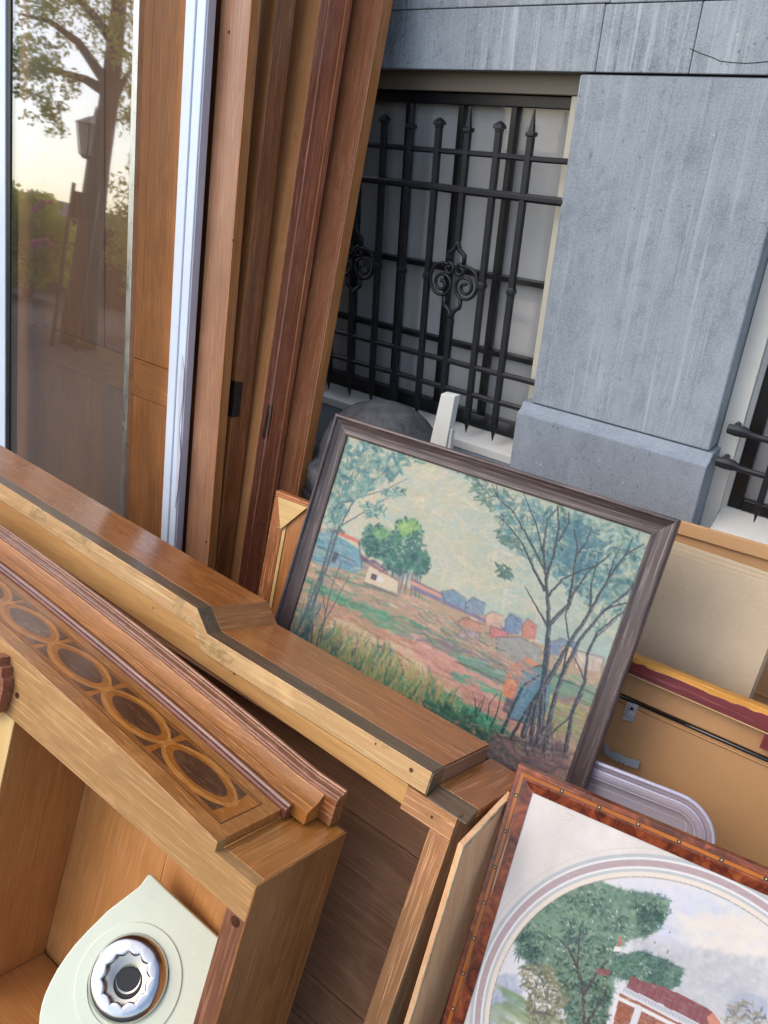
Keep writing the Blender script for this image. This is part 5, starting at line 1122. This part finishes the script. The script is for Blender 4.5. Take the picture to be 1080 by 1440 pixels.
# concentric oval from traced outer ring points (centre and half axes by least squares)
pts = [(661, 1440), (664, 1400), (676, 1350), (700, 1300), (738, 1257), (792, 1223), (850, 1205), (910, 1200.5), (960, 1207), (1010, 1224), (1080, 1262)]
UVp = np.array([cq.uv(*p) for p in pts])
x, y = UVp[:, 0], UVp[:, 1]
xc0, ratio, bestr = None, None, 1e9
for rat in np.linspace(.7, 1.5, 41):
    Am = np.stack([x, y / rat, np.ones_like(x)], 1); rh = x ** 2 + (y / rat) ** 2; sol, *_ = np.linalg.lstsq(Am, rh, rcond=None); cx0, cy0 = sol[0] / 2, sol[1] / 2; r0 = math.sqrt(sol[2] + cx0 ** 2 + cy0 ** 2)
    er = (np.sqrt((x - cx0) ** 2 + (y / rat - cy0) ** 2) - r0).std()
    if er < bestr: bestr = er; best = (cx0, cy0 * rat, r0, r0 * rat)
ocx, ocy, oa, ob_ = best
q_ = np.sqrt(((cq.U - ocx) / oa) ** 2 + ((cq.V - ocy) / ob_) ** 2); rdist = (1 - q_) * min(oa, ob_)       # metres inside the outer line
def ringc(a, b_, c, al): m = np.clip((rdist - a) / .0012 + .5, 0, 1) * np.clip((b_ - rdist) / .0012 + .5, 0, 1) * al; cq.a[:] += (np.array(c) / 255 - cq.a) * m[..., None]
ringc(-.0085, -.0075, (190, 178, 160), .5); ringc(0, .0055, (170, 176, 176), .8); ringc(.0055, .0085, (226, 224, 220), .9); ringc(.0085, .0185, (172, 150, 150), .9); ringc(.0185, .0215, (228, 226, 222), .9); ringc(.0215, .0260, (172, 178, 178), .75); ringc(.0260, .0330, (224, 210, 192), .9)
pic = rdist > .0335
sky_ = np.array([212, 208, 208]) / 255; m = pic[..., None]; base_ = cq.a.copy()
cq.a[:] = np.where(m, sky_ + ((smooth_noise(cq.U.shape, 12, 8) - .5) * .05)[..., None] * np.array([.6, .8, 1.2]), cq.a)
cq.dabs([(850, 1245), (1080, 1270), (1080, 1340), (960, 1340), (900, 1300)], 260, [(196, 198, 212), (206, 206, 216), (220, 212, 200), (190, 194, 206)], 34, 12, 20, .25, .6, 4)
cq.dabs([(960, 1290), (1080, 1290), (1080, 1350), (1000, 1350)], 120, [(226, 216, 200), (222, 210, 196)], 34, 12, 20, .3, .6, 3)
def blob(cx0, cy0, rx, ry, c, al):
    cq.poly([(cx0 + (rx * (1 + rng.normal() * .03)) * math.cos(t), cy0 + ry * (1 + rng.normal() * .03) * math.sin(t)) for t in [i * .3 for i in range(21)]], c, al)
cq.blur(3, m)
for (a_1, b_1, c_1, d_1) in ((925, 1340, 40, 26), (1020, 1372, 34, 26), (1060, 1395, 36, 30), (960, 1370, 40, 30), (1000, 1410, 60, 34), (900, 1360, 60, 26)): blob(a_1, b_1, c_1, d_1, (176, 176, 178), .30)
cq.dabs([(890, 1320), (1080, 1350), (1080, 1440), (1000, 1430), (900, 1370)], 500, [(176, 176, 178), (188, 186, 186), (168, 170, 174)], 16, 9, 20, .16, 3, 4); cq.blur(2, m)
for (a_1, b_1, c_1, d_1) in ((1050, 1420, 30, 24), (710, 1395, 20, 26), (700, 1420, 24, 20)): blob(a_1, b_1, c_1, d_1, (156, 164, 180), .6)
cq.dabs([(695, 1375), (730, 1372), (735, 1430), (680, 1430)], 60, [(160, 166, 184), (176, 180, 190)], 12, 6, 40, .5, 2)
def qd(u0, v0, u1, v1, n, cols, ln, wd, al):
    for _ in range(n):
        u, v = rng.uniform(u0, u1), rng.uniform(v0, v1); l_ = ln * rng.uniform(.4, 1.3); c = np.array(cols[rng.integers(len(cols))]) + rng.normal() * 8
        cq.segs([(u - l_ / 2, v + rng.normal() * .002), (u + l_ / 2, v + rng.normal() * .002)], wd, wd * .5, np.clip(c, 0, 255), al)
vh = cq.uv(860, 1475)[1]
qd(.04, vh, .60, vh + .09, 420, [(132, 150, 112), (112, 136, 104), (150, 160, 124)], .04, .010, .5); qd(.04, vh + .07, .60, HQ - .03, 900, [(150, 160, 120), (170, 168, 132), (196, 184, 156), (128, 146, 108)], .05, .012, .4)
qd(.36, vh - .03, .60, vh + .02, 160, [(120, 138, 112), (140, 150, 124), (96, 116, 100)], .02, .010, .5)
cq.polyuv([(.30, vh + .03), (.36, vh + .03), (.46, HQ - .03), (.22, HQ - .03)], (208, 194, 168), .7, .1)
# big tree
GR = [(96, 124, 104), (78, 106, 90), (112, 140, 112), (64, 92, 82), (88, 120, 108), (120, 146, 118)]
T1 = [(722, 1312), (735, 1290), (780, 1262), (815, 1246), (845, 1240), (880, 1252), (915, 1256), (942, 1266), (938, 1290), (925, 1310), (908, 1318), (882, 1322), (868, 1342), (866, 1362), (862, 1400), (850, 1440), (800, 1450), (790, 1400), (775, 1372), (748, 1358), (728, 1340)]
cq.poly(T1, (104, 130, 108), .80, .1); cq.dabs(T1, 2600, GR, 10, 3.6, -15, .34, 1.6, 9)
cq.dabs([(735, 1290), (800, 1262), (845, 1285), (840, 1310), (770, 1330), (735, 1320)], 260, [(126, 150, 124), (112, 142, 116)], 11, 3.6, -40, .35, 1.2); cq.blur(1, m)
cq.dabs([(725, 1310), (745, 1300), (760, 1345), (745, 1350)], 60, [(50, 74, 70)], 8, 3.5, -60, .7, 1); cq.dabs([(895, 1275), (925, 1270), (940, 1290), (905, 1315)], 110, [(48, 76, 70), (60, 90, 78)], 12, 3.5, 15, .7, .8)
cq.dabs([(780, 1290), (830, 1300), (830, 1330), (790, 1330)], 60, [(50, 72, 72), (60, 84, 78)], 11, 3, -60, .55, 1)
cq.dabs([(780, 1340), (850, 1330), (862, 1400), (850, 1450), (800, 1450)], 360, [(52, 74, 66), (80, 104, 84), (66, 84, 66), (44, 62, 60), (100, 116, 88)], 9, 4, 60, .65, 2)
cq.tufts(T1, 110, [(128, 152, 126), (140, 160, 132), (112, 142, 120), (60, 88, 78), (46, 72, 68), (84, 112, 96)], 7, 2.6, 9, .45, 14)
T2 = [(868, 1345), (900, 1338), (925, 1345), (960, 1362), (955, 1385), (930, 1395), (900, 1382), (870, 1375), (858, 1360)]
cq.poly(T2, (84, 112, 98), .8, .1); cq.dabs(T2, 900, [(72, 102, 92), (92, 122, 104), (56, 84, 78), (108, 136, 112)], 9, 3.2, -35, .42, 1, 8)
cq.tufts(T2, 30, [(112, 142, 116), (54, 82, 76), (92, 122, 104)], 7, 2.6, 8, .45, 14)
cq.dabs([(730, 1360), (775, 1355), (800, 1400), (790, 1450), (745, 1450), (740, 1400)], 320, [(130, 126, 96), (110, 110, 84), (150, 142, 112), (90, 96, 78)], 9, 4, 50, .6, 2)
for _ in range(150):
    x = rng.uniform(728, 945); y = rng.uniform(1250, 1400); cq.line([(x, y), (x + rng.normal() * 2, y + rng.normal() * 2)], .0016, .001, (228, 222, 212) if rng.random() < .5 else (44, 62, 62), .7)
for pts_ in (((822, 1450), (820, 1400), (812, 1360), (815, 1310)), ((820, 1400), (838, 1370), (856, 1350)), ((812, 1360), (800, 1335), (790, 1325)), ((825, 1440), (850, 1400), (855, 1385))): cq.line(pts_, .005, .0018, (74, 62, 62), .75, 1.2)
cq.poly([(871, 1318), (875, 1316), (874, 1330), (867, 1330)], (170, 112, 92)); cq.poly([(864, 1331), (874, 1332), (872, 1338), (862, 1338)], (224, 216, 206)); cq.poly([(838, 1362), (858, 1364), (856, 1372), (840, 1371)], (134, 78, 78), .9)
# red roofed house
cq.poly([(888, 1372), (905, 1380), (935, 1388), (993, 1416), (1003, 1424), (1018, 1445), (985, 1445), (930, 1412), (880, 1390)], (134, 82, 84))
for i in range(12): cq.line([(898 + i * 8.5, 1378 + i * 3.6), (892 + i * 8.5, 1392 + i * 4.3)], .0014, .001, (108, 62, 68), .7)
cq.poly([(1003, 1424), (1018, 1445), (998, 1445), (994, 1430)], (196, 128, 104)); cq.poly([(876, 1386), (985, 1440), (980, 1448), (870, 1396)], (206, 204, 204)); 
for i in range(34): cq.line([(879 + i * 3.1, 1389 + i * 1.55), (877 + i * 3.1, 1394 + i * 1.6)], .0012, .001, (110, 110, 122), .7)
cq.poly([(872, 1396), (975, 1448), (900, 1475), (862, 1440)], (150, 92, 74), .95); cq.dabs([(872, 1398), (960, 1445), (900, 1470), (864, 1440)], 60, [(172, 110, 84), (120, 74, 64), (190, 140, 110)], 8, 3, 25, .7, 1)
cq.line([(866, 1402), (905, 1420), (960, 1448)], .006, .006, (218, 214, 208), .95, .3); cq.line([(868, 1404), (862, 1425)], .005, .005, (216, 212, 208), .95); cq.line([(898, 1418), (888, 1448)], .010, .010, (208, 206, 204), .95)
blob(876, 1426, 10, 11, (150, 88, 62), .9)
for k_ in range(12): cq.line([(744 + k_ * 2, 1421 + (k_ % 2) * 5), (748 + k_ * 2, 1426 - (k_ % 2) * 5)], .001, .001, (70, 60, 70), .7)
cq.dabs([(1020, 1415), (1050, 1405), (1080, 1425), (1080, 1450), (1015, 1450)], 110, [(140, 132, 112), (156, 146, 124), (100, 100, 92)], 9, 4, 10, .5, 2)
# restore mat outside the picture area
cq.a[:] = np.where(m, cq.a, base_); edge = ((rdist > .0325) & (rdist < .0345))[..., None]; cq.a[:] = np.where(edge, cq.a * .8, cq.a)
# faint pencil marks on the mount
for i in range(5):
    x = 760 + i * 11; cq.line([(x, 1133 + i * 3), (x + 6, 1136 + i * 3), (x + 3, 1141 + i * 3.4), (x + 12, 1142 + i * 3)], .0008, .0006, (170, 160, 158), .28, 1)
cq.line([(790, 1152), (800, 1154), (806, 1148), (798, 1142)], .0008, .0006, (160, 150, 150), .45, .5); cq.line([(775, 1238), (840, 1218), (920, 1206)], .0006, .0006, (188, 180, 172), .5, .4)
cq.build('sheet', paintmat('watercolour paper', .12, .7, 500), p2, .006)
b = MB(fQ); b.box(-.006, WQ + .006, .0066, .012, -.006, HQ + .006); b.build('backing', m_mdf, p2)
k = NT('burl veneer'); nA = k.noise(k.coord('gc', (26, 26, 26)), 1, 6, .65, 1.4); nB = k.noise(k.coord('gc', (55, 55, 55)), 1, 5, .7, 2.5)
col = k.ramp(nA, [(.30, srgb(52, 20, 14)), (.43, srgb(98, 42, 24)), (.56, srgb(138, 64, 36)), (.70, srgb(168, 90, 48))]); col = k.mix(k.val(nB, .60, .68, 0, .85), col, srgb(48, 18, 14))
sn = k.noise(k.coord('gc', (4, 200, 200), rot=(.2, .6, .5)), 1, 1); col = k.mix(k.val(sn, .71, .74, 0, .5), col, srgb(220, 170, 130))
k.l(col, k.b.inputs['Base Color']); k.bump(nA, .06, .001); m_burl = k.done(.24, .5, .55)
w_ = FWd
prof = [(-.002, .0056), (-.002, .0048), (w_ * .42, .0012), (w_ * .94, .0), (w_, .0015), (w_, .018), (-.002, .018)]
sides = list(pframe(fQ, WQ, HQ, prof, m_burl, p2))
m_or = wood('orange inlay line', (190, 106, 50), (160, 84, 36), .3, .5, .3, figure=.3)
def fh(o_): return .0012 - (.0012) * (o_ - w_ * .42) / (w_ * .52) if o_ > w_ * .42 else .0048 - .0036 * (o_ + .002) / (w_ * .42 + .002)
oa1, oa2 = w_ * .55, w_ * .73; m_dots = m_black; m_dotl = plain('bone inlay', (214, 190, 130), .4)
cs = [(0, 0), (WQ, 0), (WQ, HQ), (0, HQ)]; dgs = [(-1, -1), (1, -1), (1, 1), (-1, 1)]
for k_ in range(4):
    i, j = k_, (k_ + 1) % 4
    for (o0, o1, hh_, mm, nm) in ((oa1 - .0012, oa2 + .0012, .00025, m_stringing, 'inlay_border'), (oa1, oa2, .0005, m_or, 'inlay_line')):
        b = MB(fQ, 'l' if k_ % 2 == 0 else 'd'); P = []
        for c_ in (i, j):
            for o_ in (o0, o1): P.append((cs[c_][0] + dgs[c_][0] * o_, fh(o_) - hh_, cs[c_][1] + dgs[c_][1] * o_))
        idx = [b.add(*p) for p in (P[0], P[1], P[3], P[2])] + [b.add(p[0], p[1] + .001, p[2]) for p in (P[0], P[1], P[3], P[2])]
        b.f += [idx[:4], idx[7:3:-1]] + [[idx[a], idx[a + 4], idx[(a + 1) % 4 + 4], idx[(a + 1) % 4]] for a in range(4)]
        b.build(nm, mm, sides[k_])
    Lk = math.hypot(cs[j][0] - cs[i][0], cs[j][1] - cs[i][1]); nd = int(Lk / .062); om = (oa1 + oa2) / 2
    for q in range(nd):
        t = (q + .75) / nd; cx0 = cs[i][0] + (cs[j][0] - cs[i][0]) * t + (dgs[i][0] * om if k_ % 2 else 0); cy0 = cs[i][1] + (cs[j][1] - cs[i][1]) * t + (dgs[i][1] * om if k_ % 2 == 0 else 0)
        h0 = fh(om) - .0005; r_ = (oa2 - oa1) * .40
        b = MB(fQ); b.prism([(cx0 - r_ * 1.3, cy0 - r_), (cx0 + r_ * 1.3, cy0 - r_), (cx0 + r_ * 1.3, cy0 + r_), (cx0 - r_ * 1.3, cy0 + r_)] if k_ % 2 == 0 else [(cx0 - r_, cy0 - r_ * 1.3), (cx0 + r_, cy0 - r_ * 1.3), (cx0 + r_, cy0 + r_ * 1.3), (cx0 - r_, cy0 + r_ * 1.3)], h0 - .0003, h0 + .0003)
        o = b.build('inlay_square', m_dots, sides[k_])
        r2 = r_ * .5; b = MB(fQ); b.prism([(cx0 - r2 * 1.4, cy0), (cx0, cy0 - r2 * 1.4), (cx0 + r2 * 1.4, cy0), (cx0, cy0 + r2 * 1.4)], h0 - .0006, h0 - .0001); b.build('inlay_diamond', m_dotl, sides[k_])

# ------------------------------------------------------------------ the street behind the camera (seen reflected in the glass)
Ng = fw.S; Pg = fw.O
def mir(p): return p - 2 * Ng * ((p - Pg) @ Ng)
def mw(px_, py_, t): return mir(C + ray(px_, py_) * t)      # a real point of the street that the pane mirrors at that pixel
m_bark = wood('bark', (84, 74, 62), (52, 46, 40), .9, 0, 0, fine=60, bump=.6)
k = NT('leaves'); oi = k.noise(k.coord('obj', (3, 3, 3)), 1, 3); k.l(k.ramp(oi, [(.35, srgb(104, 124, 50)), (.65, srgb(160, 166, 78))]), k.b.inputs['Base Color']); k.b.inputs['Roughness'].default_value = .6
tn = k.n('BsdfTranslucent', Color=srgb(200, 205, 90)); mx = k.n('MixShader'); mx.inputs[0].default_value = .45; k.l(k.b.outputs[0], mx.inputs[1]); k.l(tn.outputs[0], mx.inputs[2]); k.l(mx.outputs[0], k.out.inputs[0]); m_leaf = k.m
def leaves(clumps, size, parent, name='crown'):
    """clumps: (centre, radius, count)"""
    V, Fc = [], []
    for c_, r_, n in clumps:
        for _ in range(n):
            v = rng.normal(size=3); p = c_ + v / np.linalg.norm(v) * r_ * rng.random() ** .4 * A(1, 1, .75)
            a = unit(rng.normal(size=3)); b_ = unit(np.cross(a, rng.normal(size=3))); s_ = size * rng.uniform(.6, 1.3); i = len(V)
            V += [p - a * s_, p - b_ * s_ * .5, p + a * s_, p + b_ * s_ * .5]; Fc.append((i, i + 1, i + 2, i + 3))
    o = A(*parent.location); me = bpy.data.meshes.new(name); me.from_pydata([tuple(v - o) for v in V], [], Fc); me.materials.append(m_leaf)
    ob = bpy.data.objects.new(name, me); COL.objects.link(ob); ob.parent = parent; return ob
# big tree
T = 11.0
tb_ = mw(118, 420, T); base = A(tb_[0], tb_[1], GZ)
tree = thing('street_tree', base, 'tall leafy tree across the street, mirrored in the glass beside a lantern', 'tree')
pts = [tuple(base)] + [tuple(mw(*p, T)) for p in ((122, 380), (132, 300), (140, 230), (148, 170), (156, 110), (162, 50), (170, -30), (176, -120))]
b = MB(grain='d'); b.tube(pts, [.26, .19, .15, .14, .14, .13, .12, .10, .08], 12); b.build('trunk', m_bark, tree, smooth=True)
for P in (((150, 130), (120, 112), (80, 100), (40, 92)), ((146, 180), (160, 140), (175, 110), (190, 90)), ((160, 60), (130, 20), (90, -20)), ((166, 0), (190, -40), (220, -80)), ((152, 120), (110, 60), (70, 30), (30, 20))):
    b = MB(grain='d'); b.tube([tuple(mw(*p, T + i * .15)) for i, p in enumerate(P)], [.09, .06, .04, .02][:len(P)], 7); b.build('branch', m_bark, tree, smooth=True)
cl = []
for _ in range(150):
    x = rng.uniform(-40, 230); y = rng.uniform(-170, 95) if x < 150 else rng.uniform(-170, 130)
    if 95 < x < 150 and y > 60: continue
    cl.append((mw(x, y, T + rng.uniform(-1.2, 1.2)), rng.uniform(.18, .34), 70))
for _ in range(24): cl.append((mw(rng.uniform(20, 110), rng.uniform(85, 135), T + rng.uniform(-.6, .6)), rng.uniform(.12, .2), 36))
for _ in range(12): cl.append((mw(rng.uniform(36, 90), rng.uniform(130, 185), T + rng.uniform(-.5, .5)), rng.uniform(.10, .17), 30))
leaves(cl, .038, tree)
# second tree to the right
T2_ = 14.0; tb_ = mw(215, 420, T2_); base = A(tb_[0], tb_[1], GZ)
tree2 = thing('street_tree', base, 'bushy round tree across the street, mirrored at the silver edge of the glass', 'tree')
b = MB(grain='d'); b.tube([tuple(base), tuple(mw(212, 300, T2_)), tuple(mw(206, 120, T2_))], [.25, .2, .1], 10); b.build('trunk', m_bark, tree2, smooth=True)
cl = []
for _ in range(110):
    y = rng.uniform(95, 420); cl.append((mw(rng.uniform(160 - (y - 250) * .05, 260), y, T2_ + rng.uniform(-1, 1)), rng.uniform(.16, .34), 60))
leaves(cl, .05, tree2)
# hedge / shrubs far left
T3_ = 18.0; tb_ = mw(50, 330, T3_); base = A(tb_[0], tb_[1], GZ)
hd = thing('garden_shrub', base, 'rounded green shrub with pink blossom across the street, mirrored low in the glass', 'shrub')
b = MB(grain='d'); b.tube([tuple(base), tuple(mw(52, 300, T3_))], [.12, .06], 8); b.build('stem', m_bark, hd)
cl = []
for _ in range(120):
    x = rng.uniform(-10, 98); top = 262 + max(0, x - 45) * 1.1; cl.append((mw(x, rng.uniform(top, 400), T3_ + rng.uniform(-1, 1)), rng.uniform(.2, .35), 60))
leaves(cl, .07, hd)
m_pink = plain('pink blossom', (220, 110, 130), .7); b = MB()
for _ in range(16):
    p = mw(rng.uniform(44, 72), rng.choice([rng.uniform(280, 296), rng.uniform(336, 348)]), T3_ - 1.3); b.lathe([(.01, -.05), (.06, -.03), (.06, .03), (.01, .05)], tuple(p), 'd', 8)
o = b.build('blossom', m_pink, hd); o['kind'] = 'stuff'
# far house block, added to darken the street mirrored in the glass
mA, mB = mw(-200, 360, 26), mw(420, 360, 26)
fb_t = thing('added_house_row', (mA + mB) / 2 * A(1, 1, 0) + A(0, 0, GZ), 'low dark brick building added across the street to darken its reflection in the glass', 'building')
v = unit((mB - mA) * A(1, 1, 0)); nrm = A(-v[1], v[0], 0)
ff = Fr(mA * A(1, 1, 0) + A(0, 0, GZ), v, nrm, (0, 0, 1)); Lw = np.linalg.norm((mB - mA) * A(1, 1, 0))
hw_ = 2.2
b = MB(ff); b.box(0, Lw, 0, 3, 0, hw_); b.build('wall', plain('dark brick', (84, 66, 56), .9, var=.2, nscale=2), fb_t)
b = MB(ff); b.prism([(-.3, hw_ + .001), (3.3, hw_ + .001), (1.5, hw_ + .5)], 0, Lw, 'sd'); b.build('roof', plain('slate roof', (60, 60, 64), .7), fb_t)
for i in range(int(Lw / 2.4)):
    b = MB(ff); b.box(1 + i * 2.4, 2 + i * 2.4, -.05 if (nrm @ (C - mA)) > 0 else -.05, -.001, .8, 1.9); b.build('window', m_glass if False else m_sash, fb_t)
# lantern
TL = 12.2; lc_ = mw(127, 205, TL); z0_ = mw(127, 222, TL)[2]; z1_ = mw(127, 178, TL)[2]; hL = z1_ - z0_
ln_ = thing('street_lantern', (lc_[0], lc_[1], GZ), 'old four sided street lantern on a black post, mirrored in the glass', 'street lamp')
m_opal = plain('frosted lantern glass', (210, 205, 190), .4, bump=0)
def frus(b, z0, z1, w0, w1): b.hexa([(lc_[0] - w0, lc_[1] - w0, z0), (lc_[0] + w0, lc_[1] - w0, z0), (lc_[0] + w0, lc_[1] + w0, z0), (lc_[0] - w0, lc_[1] + w0, z0), (lc_[0] - w1, lc_[1] - w1, z1), (lc_[0] + w1, lc_[1] - w1, z1), (lc_[0] + w1, lc_[1] + w1, z1), (lc_[0] - w1, lc_[1] + w1, z1)])
b = MB(); frus(b, z0_ + .02, z1_, .10, .17); b.build('lantern_glass', m_opal, ln_)
b = MB(); frus(b, z0_ - .03, z0_ + .019, .07, .11); b.build('lantern_base', m_iron, ln_)
b = MB(); frus(b, z1_ + .001, z1_ + .14, .21, .05); b.build('lantern_roof', m_iron, ln_)
b = MB(); b.tube([(lc_[0], lc_[1], z1_ + .141), (lc_[0], lc_[1], z1_ + .30)], [.03, .008], 8); b.build('finial', m_iron, ln_)
for sx in (-1, 1):
    for sy in (-1, 1):
        b = MB(); b.tube([(lc_[0] + sx * .112, lc_[1] + sy * .112, z0_ + .02), (lc_[0] + sx * .182, lc_[1] + sy * .182, z1_)], .012, 6); b.build('glazing_bar', m_iron, ln_)
b = MB(); b.tube([(lc_[0], lc_[1], GZ), (lc_[0], lc_[1], GZ + .6), (lc_[0], lc_[1], GZ + .65), (lc_[0], lc_[1], z0_ - .031)], [.09, .08, .05, .035], 12); b.build('post', m_iron, ln_, smooth=True)
# notice board
TN = 10.0; nA_ = mw(103, 262, TN); nB_ = mw(120, 268, TN); nC_ = mw(98, 305, TN)
bd = thing('notice_board', (nA_[0], nA_[1], GZ), 'small dark notice board on two posts, mirrored left of the tree trunk', 'sign')
v = unit((nB_ - nA_) * A(1, 1, 0)); ff = Fr((nA_[0], nA_[1], 0), v, (-v[1], v[0], 0), (0, 0, 1))
b = MB(ff); b.box(0, .35, 0, .03, nC_[2], nA_[2] - .05); b.build('board', m_sash, bd, bevel=.004)
for l_ in (0.0, .33): b = MB(ff); b.box(l_, l_ + .04, .031, .07, GZ, nA_[2] + .04); b.build('post', m_sash, bd)
